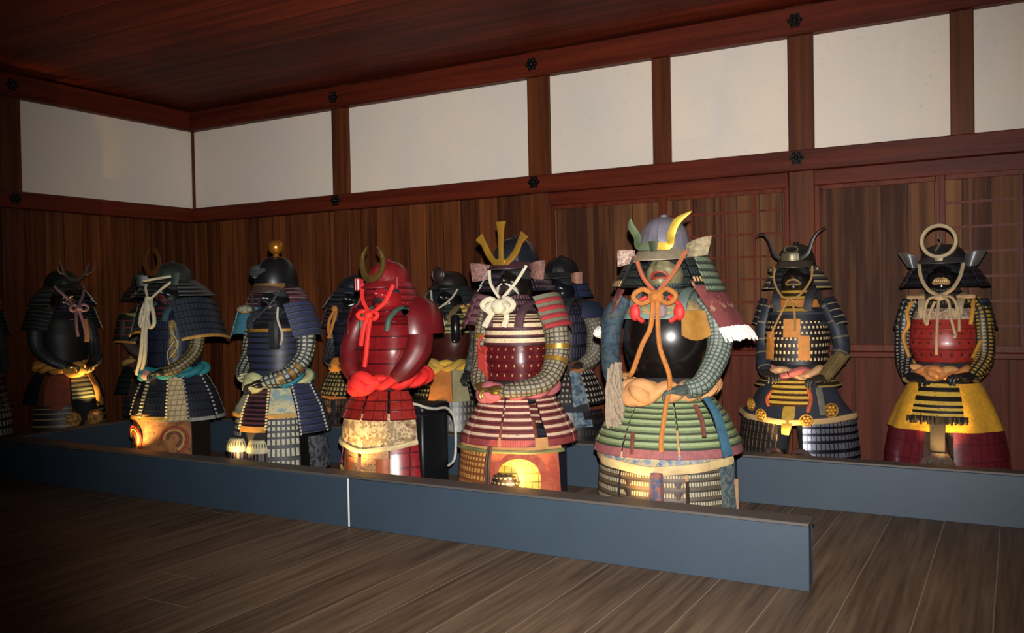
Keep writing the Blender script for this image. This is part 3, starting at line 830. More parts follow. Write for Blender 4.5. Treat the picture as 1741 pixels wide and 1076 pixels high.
for s in (-1, 1): m.tube(cr([(s*.01, -.19, 1.16), (s*.05, -.2, 1.11), (s*.06-.03, -.195, 1.05)], 4), [.016, .016, .02], 7)
m.build('cord_bow', WC, cd)
cuirass(r, [(1.12, .13, .12), (1.07, .165, .15), (.935, .178, .165)], 6, lam('55232a', 'c9b48e', .22, .68, 0, .5, edge='2a1216', ew=.12, rough=.55), name='chest_plate')
cuirass(r, [(.94, .172, .165), (.84, .178, .168), (.73, .16, .15)], 4, lam('55161a', None, edge='380d10', ew=.07, dots='9c7c58', df=22, dsz=.012, rough=.25, coat=.5))
m = M(); m.box((-.178, -.14, .73), (-.115, -.105, .93), bev=.008); m.build('side_cord', plain('a3281c', .7), r)
m = M(); m.tube(cr([(-.12, -.15, 1.0), (-.15, -.165, .95), (-.125, -.17, .9), (-.09, -.18, .92), (-.1, -.185, .89)], 4), .008, 6); m.build('cord_tie', plain('a3281c', .7), r)
straps(r, 1.12, .165, .15, plain('4c3038', .7))
RS = lam('7a2a2e', '5c6450', .05, .5, 0, .5, edge='9c2628', ew=.25, rough=.7)
sode(r, 1, (.19, -.01, 1.215), (.265, -.02, 1.03), .25, RS, 4, .06, (.15, 1, 0))
sode(r, -1, (-.19, -.01, 1.215), (-.265, -.02, 1.03), .25, lam('4c3038', '6a4a50', .1, .6, 0), 4, .06, (-.15, 1, 0))
KB = mail('3a3228', '8a8068', 34, 1.0, .7, .7, .6)
sleeve(r, 1, [(.2, .0, 1.14), (.245, -.01, 1.02), (.255, -.03, .86), (.225, -.12, .73), (.10, -.235, .69), (.04, -.255, .685)], [.07, .07, .066, .06, .048, .036], KB, BRASS, hd=(-1, -.2, -.1), bands=(plain('a98236', .4, .6), (.33, .42)))
sleeve(r, -1, [(.18, .0, 1.14), (.205, -.01, 1.02), (.205, -.04, .86), (.175, -.13, .75), (.13, -.18, .70)], [.055, .056, .052, .048, .04], KB, BRASS, hd=(-.8, -.5, -.3), bands=(plain('a98236', .4, .6), (.33,)))
sash(r, .685, .185, .175, plain('a8585e', .85, 0, .25, 30), .04, 5, .015, kx=-.05, ks=.9)
lv = [(.64, .195, .19), (.54, .25, .235), (.415, .32, .295)]
pn = [(-68, -32), (-29, 6), (9, 42), (56, 92), (95, 135), (138, 222), (225, 262), (265, 292)]
skirt(r, lv, pn, 6, lam('6a2a2a', 'c0a58c', .42, .72, 0, .5, edge='431a1c', ew=.1, rough=.6))
skirt(r, [(.425, .32, .295), (.375, .325, .30)], pn, 1, lam('6e2226', '8a3a38', .05, .9, 110, .55, rough=.7), name='skirt_hem', step=.003)
cloth_panel(r, [(.42, .29, .26), (.34, .335, .30)], -72, 72, plain('b58450', .9, 0, .25, 20), 'thigh_cloth', 26, hem=plain('6a6a40', .8), hw=.02)
m = M(); lames(m, [(.335, .33, .298), (.2, .345, .312), (.06, .355, .322)], -72, -6, 9, 22, step=.004); m.build('thigh_guard', mail('6a3a1a', 'c08a4a', 40, 1, .6, .65), r)
m = M(); lames(m, [(.335, .33, .298), (.06, .355, .322)], -3, 66, 1, 24, step=.0); g = m.build('thigh_guard', brocade('8e3a26', '9c4a30', None, 14), r)
m = M(); P = []; U = []
for i in range(9):
    q = .004+.106*i/8; row = []; ur = []
    for j in range(33):
        t = 2*pi*j/32; a = rad(26)+q*cos(t)/.33; x, y = ell(a, .351+.006, .318+.006, 2.0); row.append((x, y, .205+q*sin(t))); ur.append((q*cos(t), (q*sin(t))*28))
    P.append(row); U.append(ur)
m.grid(P, U, .004); m.build('gold_disc', mail('7a6418', 'e0b840', 30, 1, .88, .85, .45, 0), g)
for q in ([(-.0, -.32, .38), (-.005, -.345, .3), (.0, -.36, .16)], [(.012, -.32, .38), (.012, -.345, .3), (.016, -.36, .2)]): M().tube(cr(q, 4), .008, 6).build('thigh_tie', plain('3a2418', .8), r)
m = M(); lames(m, [(.242, .03, .02), (.23, .062, .035), (.19, .078, .045), (.08, .085, .05)], -90, 90, 6, 14, cx=.09, cy=-.325, step=.004); m.build('knee_guard', lam('2a211c', '8a7a60', .3, .6, 40, .6), r)
shin(r, .24, plain('5a2a1c', .6), .1, -.2, .065)
chest('dark navy chest behind the armor suit with three pronged crest', (4.845, -2.0, 0), 0, mat=plain('191b26', .5, 0, .25, 8), w=.215)
uplight('floor spotlight before the suit with three pronged crest', (5.03, -2.45, 0), (4.99, -2.3, .36), 20, 95)

# ---- red suit
r = suit('all red armor suit with bright red sash and upright U shaped crest', 3.97, -2.0)
inner(r, 1.12, .74, 1.34); trousers(r, .5, plain('7a3020', .9), .1)
RD = plain('74161b', .28, 0, .35, 10, coat=.4); RD2 = lam('74151a', None, edge='3c090c', ew=.1, rough=.28, coat=.4)
h = helmet(r, 1.315, 1.44, .115, .14, plain('74191e', .35, 0, .4, 14), plain('781a20', .35), lam('6c151b', '862228', .2, .6, 50, .6, edge='3c0c10'), ribs=12, visor=.05, neck=[(1.32, .125, .145), (1.24, .165, .175), (1.17, .195, .2)], rows=4, na=62, ribw=.03)
m = M(); p = [(-.03, -.155, 1.525), (-.066, -.155, 1.485), (-.076, -.155, 1.41), (-.045, -.165, 1.352), (0, -.17, 1.338), (.045, -.165, 1.352), (.076, -.155, 1.41), (.066, -.155, 1.485), (.036, -.155, 1.525)]
m.ribbon(cr(p, 6), [.004, .022, .032, .036, .04, .036, .032, .022, .004], .012); m.build('crest', plain('7a6230', .35, .7, .35, 16), h)
flaps(h, .12, .155, -.09, -.125, 1.31, .07, plain('8a2228', .35), back=.01)
mask(r, 1.165, 1.295, plain('8a1a20', .22, 0, .25, 12, coat=.5), mouth=plain('3c0a0a', .5), nose=.034)
throat(r, 1.07, 1.18, RD2, 3, (.08, .1), (.15, .16))
BR = plain('d2241c', .75, 0, .2, 60)
cd = cord(r, [[(-.105, -.12, 1.31), (-.075, -.16, 1.22), (-.012, -.18, 1.135)], [(.115, -.11, 1.30), (.085, -.155, 1.2), (.012, -.18, 1.135)]], .013, BR)
m = M(); bow(m, (0, -.19, 1.12), .075, .014)
m.tube(cr([(-.01, -.19, 1.12), (-.03, -.21, 1.04), (-.05, -.215, .93)], 4), .015, 7); m.tube(cr([(.01, -.19, 1.12), (.012, -.22, 1.02), (.005, -.232, .9), (-.01, -.235, .80)], 5), .014, 7); m.build('cord_bow', BR, cd)
cuirass(r, [(1.10, .14, .12), (1.06, .175, .155), (.9, .195, .185), (.72, .165, .165)], 6, RD2, e=2.4)
straps(r, 1.1, .165, .15, plain('3c5e50', .6), .028)
LR = plain('62141a', .3, 0, .35, 8, coat=.3)
m = M(); lames(m, [(1.225, .05, .06), (1.19, .10, .125), (1.12, .14, .17), (1.0, .155, .175)], 20, 175, 1, 22, cx=.19, cy=.02, step=.0); m.build('shoulder_guard', LR, r)
m = M(); lames(m, [(1.20, .05, .06), (1.17, .09, .11), (1.10, .115, .14), (1.0, .125, .145)], -175, -20, 1, 22, cx=-.17, cy=.0, step=.0); m.build('shoulder_guard', LR, r)
for s in (-1, 1):
    sleeve(r, s, [(.19, .0, 1.12), (.24, -.02, 1.02), (.25, -.06, .9), (.21, -.12, .79), (.15, -.15, .72)], [.07, .076, .082, .07, .05], plain('6a1519', .45, 0, .5, 9))
sash(r, .715, .21, .19, plain('d81f18', .8, 0, .15, 30), .04, 6, .02, kx=-.03, ks=1.15)
pn = [(-66, -34), (-31, -2), (1, 30), (33, 64)]
skirt(r, [(.645, .215, .205), (.56, .27, .255), (.475, .30, .28)], pn, 3, lam('8a2420', None, col='5a1412', cf=16, cw=.08, edge='4a1010', ew=.1, rough=.3, coat=.3), step=.009)
BC = brocade('b59f78', '7a6848', '6a3a30', 28)
cloth_panel(r, [(.51, .275, .255), (.42, .29, .275), (.325, .30, .285)], -66, 66, BC, 'thigh_cloth', 30, hem=plain('cdb988', .85), hw=.028, vee=.055)
TG = lam('a87a50', None, dots='4a2c20', df=48, rough=.6)
for a0, a1 in ((-46, -9), (-3, 31)):
    m = M(); lames(m, [(.30, .285, .27), (.08, .31, .295)], a0, a1, 9, 14, step=.001, over=0); m.build('thigh_guard', TG, r)
    m = M(); x0, y0 = ell(rad(a0+3), .315, .3); x1, y1 = ell(rad(a1-3), .315, .3); m.tube(cr([(x0, y0, .185), ((x0+x1)/2, (y0+y1)/2-.02, .165), (x1, y1, .17)], 4), .009, 6); m.build('thigh_tie', plain('c8a868', .8), r)
for a0, a1 in ((-70, -47), (33, 66)):
    m = M(); lames(m, [(.34, .29, .275), (.05, .325, .31)], a0, a1, 4, 12, step=.01); m.build('thigh_plate', lam('861c24', None, col='3a0c12', cf=9.5, cw=.1, edge='4c0f14', ew=.12, rough=.28, coat=.4), r)
shin(r, .24, plain('a8582e', .5), .1, -.2, .07)
c_ = chest('black storage chest with a looped white rope beside the red armor suit', (3.985, -2.0, 0), 0, w=.225, y1=.25, h=.585, mat=plain('0d0e12', .45, 0, .2))
m = M(); m.tube(cr([(.19, -.08, .605), (.215, -.06, .6), (.245, -.0, .575), (.248, .08, .56), (.25, .2, .55), (.265, .26, .47), (.26, .265, .25), (.252, .2, .20)], 6), .008, 7); m.build('rope', plain('b8b4a8', .9), c_)
uplight('floor spotlight before the red suit', (3.93, -2.45, 0), (3.95, -2.28, .48), 20, 90)

# ---- ring crest suit
r = suit('armor suit with ring crest, red studded breastplate and yellow thigh cloth', 6.88, -.55, rad(-4))
inner(r, 1.14, .72, 1.38); trousers(r, .45, plain('4a3020', .9), .1)
DG = plain('2c2b2d', .45, .4, .35, 16)
h = helmet(r, 1.385, 1.47, .115, .14, DG, plain('3e3d40', .45, .3, .3), lam('1b1a1e', '2c2a30', .2, .6, 60, .6), ribs=10, visor=.06, vdrop=.025, neck=[(1.38, .13, .15), (1.31, .19, .18), (1.23, .235, .21)], rows=4, na=58, knob=False)
m = M(); P = []
for i in range(49):
    t = 2*pi*i/48; P.append([(q[0]*cos(t), -.175+q[1], 1.485+q[0]*sin(t)) for q in ((.076, -.006), (.08, -.012), (.096, -.012), (.1, -.006), (.1, .008), (.076, .008), (.076, -.006))])
m.grid(P, None); m.ribbon([(0, -.178, 1.40), (0, -.178, 1.36)], [.05, .03], .01, (1, 0, 0)); m.build('crest', plain('857554', .5, .3, .3, 20), h)
m = M(); m.tube(cr([(-.02, -.165, 1.43), (.0, -.168, 1.46), (.012, -.168, 1.49), (-.005, -.168, 1.51)], 4), .007, 6); m.build('crest_hook', plain('5c503a', .5, .4), h)
flaps(h, .125, .205, -.09, -.075, 1.375, .085, plain('5a5a5e', .4, .4, .35, 20), tilt=.05, back=.03, zt=.015)
mask(r, 1.215, 1.345, plain('131112', .25, 0, .3, 12, coat=.4), mouth=plain('9a7444', .5), nose=.03)
m = M()
for i in range(7): m.box((-.036+.0105*i, -.128-.008*(1-abs(i-3)/3), 1.252), (-.0265+.0105*i, -.118, 1.27), bev=.002)
m.build('teeth', plain('c2a060', .4), r)
throat(r, 1.1, 1.23, lam('1c1a1c', '4a4238', .2, .6, 60, .6), 3)
TC = plain('a08a68', .85, 0, .3, 60)
cd = cord(r, [cr([(-.115, -.1, 1.36), (-.10, -.13, 1.28), (-.06, -.15, 1.21), (0, -.165, 1.175)], 4), cr([(.115, -.1, 1.36), (.10, -.13, 1.28), (.06, -.15, 1.21), (0, -.165, 1.175)], 4)], .011, TC)
m = M(); m.blob((0, -.185, 1.165), (.035, .022, .022))
for q in ([(-.01, -.19, 1.17), (-.055, -.205, 1.15), (-.075, -.21, 1.06), (-.06, -.215, 1.0), (-.05, -.21, 1.06), (-.02, -.2, 1.14)], [(.01, -.19, 1.17), (.05, -.205, 1.14), (.062, -.215, 1.05), (.085, -.22, .94), (.075, -.225, .93)], [(.02, -.19, 1.17), (.07, -.2, 1.16), (.10, -.2, 1.08), (.105, -.215, .96)], [(0, -.19, 1.17), (-.005, -.215, 1.05), (-.008, -.235, .93), (-.01, -.235, .82)]): m.tube(cr(q, 5), .0085, 7)
m.build('cord_bow', TC, cd)
cuirass(r, [(1.115, .13, .12), (1.07, .155, .15), (1.03, .165, .16)], 2, brocade('a89a86', '8e6e56', '5a4a44', 26), name='chest_plate')
cuirass(r, [(1.04, .165, .16), (.95, .185, .185), (.87, .19, .19), (.765, .15, .155)], 4, lam('8e2822', None, edge='5a1614', ew=.06, dots='3a1a18', df=19, rough=.35, coat=.3, dsz=.014))
straps(r, 1.12, .16, .15, plain('9c8a6c', .7), .04)
m = M()
for s in (-1, 1): M().box((s*.13-.05, -.14, 1.155), (s*.13+.05, -.08, 1.18), bev=.006).build('shoulder_bar', plain('8f7450', .7), r)
GM = mail('191815', '9a7a34', 30, 46, .6, .6, .45)
KM = mail('17171a', '8a8474', 26, 40, .5, .5, .5)
sleeve(r, 1, [(.16, .0, 1.14), (.20, -.03, 1.06), (.212, -.05, .9), (.205, -.08, .78), (.16, -.16, .68)], [.05, .055, .06, .06, .045], GM, plain('14141a', .4), vs=1, hd=(-.8, -.6, -.05), hs=1.15)
sleeve(r, -1, [(.16, .0, 1.14), (.205, -.02, 1.06), (.218, -.03, .9), (.21, -.06, .77), (.165, -.16, .67)], [.05, .055, .055, .055, .045], KM, plain('14141a', .4), vs=1, hd=(-.8, -.6, -.05), hs=1.15)
for q in ([(-.15, -.12, 1.14), (-.175, -.15, 1.08), (-.165, -.165, 1.0), (-.195, -.16, .92), (-.16, -.18, .8)], [(.165, -.12, 1.14), (.165, -.15, 1.08), (.155, -.16, 1.0)], [(.2, -.12, .9), (.165, -.18, .8)]): cord(r, [q], .011, plain('b07c2a', .6), 'arm_cord')
sode(r, 1, (.195, .03, 1.15), (.238, .03, .96), .2, lam('1e2530', '3c4654', .2, .6, 50, .6), 5, .03, (0, 1, 0))
sode(r, -1, (-.195, .03, 1.15), (-.243, .03, .96), .2, lam('1e1e22', '8a8678', .3, .6, 40, .4), 5, .03, (0, 1, 0))
sash(r, .72, .185, .185, plain('c08c50', .85, 0, .25, 30), .034, 6, .015, knot=True, ks=.85, mat2=plain('b8743c', .85, 0, .25))
YB = lam('15120e', 'b8953c', .35, .75, 0, .5, edge='0e0c0a', ew=.12, rough=.45)
lv = [(.665, .20, .225), (.53, .27, .295), (.45, .29, .318)]
skirt(r, lv, [(-26, 26)], 5, YB)
m = M()
for i in range(90):
    a = rad(-30+60*random.random()); x, y = ell(a, .29+random.uniform(-.012, .02), .318+random.uniform(-.012, .02)); m.tube([(x, y, .455), (x*1.03, y*1.03, .42+random.uniform(-.012, .012))], [.008, .006], 4)
m.build('fur_hem', plain('1a120c', .95), r)
YC = plain('c8901c', .9, 0, .3, 40, bump=.004)
cloth_panel(r, [(.64, .19, .19), (.5, .255, .235), (.36, .305, .275)], -88, -5, YC, 'thigh_cloth', 22, fold=.008)
cloth_panel(r, [(.64, .19, .19), (.5, .255, .235), (.36, .305, .275)], 5, 88, YC, 'thigh_cloth', 22, fold=.008)
MP = lam('5e1c24', None, col='3c1018', cf=22, cw=.1, edge='44121a', ew=.06, rough=.3, coat=.35)
for q in ((-88, -14), (14, 88)):
    m = M(); lames(m, [(.375, .298, .265), (.2, .33, .292), (.06, .345, .305)], *q, 4, 20, step=.005); m.build('thigh_guard', MP, r)
m = M(); m.ribbon(cr([(0, -.27, .43), (0, -.29, .3), (0, -.29, .12)], 4), .075, .012, (1, 0, 0)); m.build('centre_cloth', plain('1e140d', .9), r)
m = M(); m.ribbon(cr([(0, -.30, .24), (0, -.31, .18), (0, -.31, .06)], 4), [.1, .2, .24], .012, (1, 0, 0)); m.build('lower_cloth', brocade('4a2e1e', '1e1a14', '3a4434', 34), r)
shin(r, .22, plain('2a1a16', .5), .1, -.18, .06)

# ---- long horned suit
r = suit('armor suit with thin dark curling horns and orange and black columned breastplate', 6.048, -.55)
inner(r, 1.2, .72, 1.4); trousers(r, .42, plain('1c1a22', .9), .1)
h = helmet(r, 1.395, 1.51, .108, .13, plain('2e2c29', .45, .5, .35, 16), plain('4a4438', .45, .4, .35), lam('1c1c20', '34343a', .2, .6, 0, .6, edge='8a7c5c', ew=.2), ribs=12, visor=.05, neck=[(1.38, .12, .14), (1.31, .17, .17), (1.24, .205, .2)], rows=4, na=44)
for s in (-1, 1):
    m = M(); m.ribbon(cr([(s*.06, -.165, 1.42), (s*.10, -.165, 1.45), (s*.13, -.16, 1.53), (s*.165, -.16, 1.575), (s*.215, -.16, 1.585+.02*s)], 7), [.028, .024, .018, .014, .004], .006)
    m.build('crest_horn', plain('1c1712', .4, .5, .3), h)
m = M(); m.ribbon(cr([(-.05, -.17, 1.43), (0, -.185, 1.425), (.05, -.17, 1.43)], 5), .045, .008, (0, 0, 1)); m.tube([(.04*cos(2*pi*i/20), -.15, 1.475+.022*sin(2*pi*i/20)) for i in range(20)], .006, 6, closed=True); m.build('front_plate', plain('6a6048', .4, .5, .35), h)
for s in (-1, 1):
    m = M(); m.blob((s*.14, -.09, 1.355), (.018, .012, .018)); m.build('bolt', plain('5c5040', .4, .6), h)
mask(r, 1.23, 1.36, plain('1a1512', .3, 0, .3, 12, coat=.3), mouth=plain('7a5a2c', .5), nose=.03)
throat(r, 1.09, 1.25, lam('3a2a14', None, edge='b8923c', ew=.35, rough=.35, metal=.4), 4, (.085, .11), (.16, .165), a=85)
OC = plain('9a7440', .85, 0, .3, 60)
cd = cord(r, [cr([(-.11, -.1, 1.37), (-.105, -.14, 1.28), (-.05, -.19, 1.19), (0, -.2, 1.175)], 4), cr([(.115, -.1, 1.37), (.11, -.14, 1.28), (.05, -.19, 1.19), (0, -.2, 1.175)], 4), [(-.01, -.2, 1.175), (-.06, -.21, 1.06), (-.125, -.2, .92)], [(.01, -.2, 1.175), (.03, -.21, 1.07), (.03, -.215, .96)]], .007, OC)
cuirass(r, [(1.16, .14, .12), (1.10, .165, .145), (1.0, .185, .17)], 3, lam('1a1c26', None, edge='30323c', ew=.2, rough=.5), name='chest_plate')
m = M(); lames(m, [(1.165, .15, .135), (1.115, .168, .15)], -62, 62, 1, 20, step=.004); m.build('chest_rim', plain('b06a2c', .6), r)
m = M(); lames(m, [(1.03, .182, .17), (.9, .195, .185), (.735, .17, .165)], -180, 180, 7, 44, e=2.3, step=.005); m.build('cuirass', lam('170f0c', 'c8b48a', .2, .55, 38, .45, rough=.5), r)
for q in ((-52, -30, .955, .77), (-10, 14, 1.04, .92), (10, 30, .93, .77)):
    m = M(); lames(m, [(q[2], .195, .18), (q[3], .20, .19)], q[0], q[1], 1, 10, e=2.3, step=.002, cy=-.008); m.build('breast_lacing', plain('b87830', .7, 0, .3, 40), r)
straps(r, 1.17, .16, .14, plain('26282f', .7))
NV = lam('20222c', None, edge='8e8668', ew=.1, rough=.5)
sode(r, 1, (.19, -.03, 1.17), (.262, -.02, 1.0), .18, NV, 4, .035, (.15, 1, 0))
sode(r, -1, (-.18, -.03, 1.17), (-.232, -.02, 1.0), .18, NV, 4, .035, (-.15, 1, 0))
sleeve(r, -1, [(.16, .0, 1.13), (.2, -.02, 1.0), (.2, -.03, .86), (.185, -.1, .74), (.16, -.15, .68)], [.05, .055, .052, .05, .04], lam('1f2430', '6a6248', .1, .2, 0, .5, rough=.6), plain('2a2620', .5), vs=9, hd=(-.6, -.7, -.3))
sl = sleeve(r, 1, [(.17, .0, 1.13), (.235, -.02, 1.0), (.27, -.04, .86), (.255, -.09, .76)], [.05, .055, .058, .055], lam('1f2430', '5a5240', .1, .2, 0, .5, rough=.6), None, vs=9)
m = M()
for i in range(9):
    a = rad(-100+200*i/8); dx, dy = .05*sin(a), -.05*cos(a); m.ribbon([(.275+dx, -.09+dy, .80), (.195+dx*.8, -.19+dy*.8, .66)], .017, .008, (cos(a), sin(a), 0))
m.tube([(.274, -.093, .80), (.262, -.108, .775)], .045, 12); m.tube([(.21, -.175, .685), (.19, -.195, .65)], .038, 12); m.build('arm_guard', plain('7e6a44', .4, .4, .4, 30), sl)
hand(sl, (.195, -.19, .66), (-.7, -.6, -.3), 1, plain('2a2620', .5))
sash(r, .705, .185, .18, plain('b4625a', .85, 0, .3, 25), .034, 5, .025, knot=False, mat2=plain('c4966a', .85, 0, .3))
skirt(r, [(.645, .2, .215), (.48, .25, .282)], [(-30, 28)], 5, lam('5a3414', 'c8a040', .3, .72, 0, .5, edge='2c1a10', ew=.12, rough=.4))
skirt(r, [(.655, .2, .19), (.6, .26, .24)], [(36, 92), (-92, -38)], 2, lam('2a241e', None, edge='a08648', ew=.2))
cl = cloth_panel(r, [(.63, .21, .2), (.5, .27, .25), (.395, .35, .30)], -86, -1, plain('1e202e', .8, 0, .3), 'thigh_cloth', 22, hem=plain('a88a5c', .85), hw=.035, vee=.035)
cl2 = cloth_panel(r, [(.63, .21, .2), (.5, .27, .25), (.395, .35, .30)], 1, 86, plain('1e202e', .8, 0, .3), 'thigh_cloth', 22, hem=plain('a88a5c', .85), hw=.035, vee=.035)
def emblem(par, a, z, rr, rx, ry, mat, n=6):
    x, y = ell(rad(a), rx, ry, 2.2); c = V((x, y, z)); nrm = V((x/rx**2, y/ry**2, 0)).normalized(); w_ = V((-nrm.y, nrm.x, 0)); m = M()
    m.tube([c+w_*rr*cos(2*pi*i/24)+V((0, 0, rr*sin(2*pi*i/24)))+nrm*.004 for i in range(24)], .005, 6, closed=True)
    for i in range(n):
        t = 2*pi*i/n; p = c+w_*rr*.55*cos(t)+V((0, 0, rr*.55*sin(t))); m.blob(p+nrm*.003, (rr*.3, rr*.3, rr*.3), 8, 6)
    m.blob(c+nrm*.003, (rr*.3,)*3, 8, 6); m.build('emblem', mat, par)
EM = plain('b8822c', .5, .3, .3, 30)
emblem(cl, -48, .47, .038, .315, .285, EM); emblem(cl, -26, .415, .036, .345, .305, EM); emblem(cl2, 44, .455, .042, .325, .29, EM); emblem(cl2, 16, .395, .036, .35, .315, EM)
cord(r, [[(-.105, -.215, .57), (-.135, -.235, .52), (-.12, -.25, .47)], [(.10, -.215, .60), (.125, -.24, .53), (.11, -.262, .44)]], .013, plain('a84a24', .7), 'side_piping')
m = M(); m.ribbon(cr([(0, -.25, .47), (0, -.285, .41), (-.005, -.32, .34), (-.01, -.325, .3)], 4), [.07, .075, .055, .04], .012, (1, 0, 0)); m.build('tongue_plate', plain('c09a3c', .5, .2, .3, 30), r)
for q, mt in (((-86, -10), lam('1d1815', '5a4a38', .1, .85, 30, .25, rough=.5)), ((14, 86), mail('1a1a22', '777a88', 38, 1, .8, .7, .3, .6))):
    m = M(); lames(m, [(.385, .345, .297), (.2, .365, .315), (.06, .372, .322)], *q, 8, 22, step=.005); m.build('thigh_guard', mt, r)
m = M(); m.ribbon(cr([(.17, -.245, .60), (.19, -.265, .5), (.2, -.275, .43)], 3), .035, .008, (.8, .5, 0)); m.build('side_strap', plain('5a564a', .7), r)
m = M()
for s in (-1, 1): m.tube(cr([(s*.015, -.335, .16), (s*.05, -.34, .21), (s*.12, -.33, .2), (s*.15, -.32, .13)], 5), .014, 8)
m.box((-.12, -.325, .04), (.12, -.30, .19), bev=.01); m.build('knee_cloth', brocade('241812', '3a1814', '40362a', 30), r)
shin(r, .2, plain('1c1614', .5), .1, -.18, .06)

# ---- gold ball suit
r = suit('dark blue laced armor suit with a gold ball on top of its helmet', 3.06, -2.0)
inner(r, 1.12, .7, 1.34); trousers(r, .45, plain('202028', .9), .1)
h = helmet(r, 1.315, 1.505, .125, .15, plain('15171a', .35, .3, .3, 12), plain('3a2c24', .5), lam('2a1a20', '6c5a58', .3, .5, 0, .5, edge='5a3038', ew=.15), ribs=6, visor=.035, vdrop=.04, neck=[(1.31, .135, .16), (1.25, .19, .19), (1.185, .215, .21)], rows=4, na=66, knob=False, ribw=.01)
m = M(); m.blob((0, 0, 1.57), (.048, .048, .05), 24, 16); m.tube([(0, 0, 1.495), (0, 0, 1.53)], [.025, .015], 12); m.build('crest_ball', plain('b0732a', .28, .75, .2, 8), h)
m = M(); m.blob((-.05, -.13, 1.41), (.05, .03, .045)); m.ribbon(cr([(-.11, -.1, 1.43), (-.05, -.155, 1.40), (.05, -.155, 1.42)], 4), [.02, .05, .02], .01); m.build('helmet_plate', plain('4c5052', .4, .5, .3), h)
m = M(); lames(m, [(1.335, .13, .155), (1.305, .135, .16)], -70, 70, 1, 24, step=.002); m.build('brow_band', plain('7a5c34', .4, .5), h)
mask(r, 1.16, 1.285, plain('121316', .25, 0, .3, 12, coat=.4), moust=plain('2a2a2e', .6))
cord(r, [[(-.11, -.1, 1.29), (-.07, -.15, 1.2), (-.01, -.17, 1.13)], [(.12, -.1, 1.29), (.085, -.15, 1.2), (.01, -.17, 1.13)]], .008, plain('24262c', .7))
throat(r, 1.06, 1.18, lam('16181c', '2a2e36', .2, .6, 60, .6), 4)
BL = lam('14161e', '262c44', .1, .75, 90, .7, edge='0d0e12', ew=.15, rough=.5)
cuirass(r, [(1.10, .14, .12), (1.06, .165, .15), (1.0, .18, .165)], 2, plain('17191f', .4), name='chest_plate')
m = M(); lames(m, [(1.035, .186, .17), (1.015, .187, .171)], -80, 80, 1, 30, e=2.3, step=.002); m.build('chest_rim', plain('a0702c', .5, .3), r)
cuirass(r, [(1.015, .182, .167), (.87, .19, .18), (.70, .165, .16)], 7, BL)
straps(r, 1.1, .165, .15, plain('22262e', .7))
SB = lam('181b26', '2b3252', .1, .72, 80, .75, edge='3c4252', ew=.1, rough=.55)
s_ = sode(r, 1, (.20, -.02, 1.20), (.285, -.02, .97), .25, SB, 6, .06, (.1, 1, 0))
m = M(); m.tube(cr([(.20, -.20, 1.18), (.21, -.215, 1.1), (.24, -.21, 1.0), (.215, -.2, .93)], 6), .007, 6); m.build('lacing_cord', plain('a8a492', .8), s_)
sode(r, -1, (-.20, -.02, 1.17), (-.275, -.02, .97), .26, plain('2f6a80', .75, 0, .35, 20), 3, .06, (-.1, 1, 0))
m = M(); m.blob((-.16, -.12, 1.17), (.05, .06, .03), 12, 8); m.build('shoulder_pad', brocade('8a7a5c', '4a5a54', None, 40), r)
m = M(); m.box((.10, -.2, .90), (.18, -.15, 1.10), bev=.015); m.build('armpit_plate', plain('1c1e22', .7), r)
GR = mail('202428', '8f937f', 26, 36, .62, .6, .6)
sl = sleeve(r, 1, [(.19, .0, 1.10), (.25, -.01, .98), (.255, -.04, .84), (.22, -.14, .73), (.14, -.215, .69), (.10, -.24, .67)], [.06, .065, .06, .056, .05, .04], GR, plain('17181c', .4), vs=1, hd=(-.9, -.15, -.3), hs=1.1, bands=(plain('8e6a34', .5, .4), (.52, .62, .70)))
sleeve(r, -1, [(.18, .0, 1.10), (.22, -.01, .98), (.225, -.04, .84), (.19, -.13, .74), (.13, -.18, .70)], [.055, .06, .052, .048, .04], GR, None, vs=1)
TEAL = plain('1f7484', .8, 0, .3, 25)
sash(r, .685, .185, .18, TEAL, .036, 5, .015, mat2=plain('a8a878', .85, 0, .3), kx=.0, ks=1.15)
skirt(r, [(.62, .2, .2), (.5, .255, .25), (.385, .285, .28)], [(-12, 26)], 8, lam('1a1218', '4a2a34', .2, .6, 0, .5, edge='0e0a0c', ew=.15))
for a in (-13, 27):
    m = M(); p = []
    for i in range(14):
        t = i/13; z, rx, ry = lerpl([(.62, .2, .2), (.5, .255, .25), (.37, .287, .282)], t); x, y = ell(rad(a), rx+.012, ry+.012); m.blob((x, y, z), (.009, .009, .008), 8, 6)
    m.build('lacing_edge', plain('c8b888', .7), r)
m = M(); lames(m, [(.385, .29, .285), (.345, .295, .29)], -12, 26, 1, 12, step=.003); m.build('skirt_hem', plain('b07c34', .7), r)
CG = brocade('a8a07c', '6f8484', '8a8468', 20)
for q in ((-80, -13), (28, 66)):
    cloth_panel(r, [(.63, .19, .19), (.5, .265, .26), (.44, .275, .27)], *q, CG, 'thigh_cloth', 16, hem=plain('b88a44', .8), hw=.03)
    m = M(); lames(m, [(.46, .27, .265), (.3, .30, .29), (.06, .325, .315)], *q, 8, 16, step=.004); m.build('thigh_guard', mail('23262a', 'a9a690', 34, 1, .6, .7, .6), r)
m = M(); lames(m, [(.45, .26, .255), (.06, .29, .28)], -24, 24, 4, 14, step=.002); m.build('centre_cloth', plain('26221f', .9), r)
for q in ((64, 100), (103, 140)):
    m = M(); lames(m, [(.655, .21, .205), (.5, .29, .27), (.33, .335, .31)], *q, 8, 14, step=.006); m.build('skirt_panel', SB, r)
    m = M()
    for i in range(16):
        z, rx, ry = lerpl([(.655, .21, .205), (.5, .29, .27), (.33, .335, .31)], i/15); x, y = ell(rad(q[0]), rx+.013, ry+.013); m.blob((x, y, z), (.008, .008, .009), 8, 6)
    m.build('lacing_edge', plain('a8a89c', .7), r)
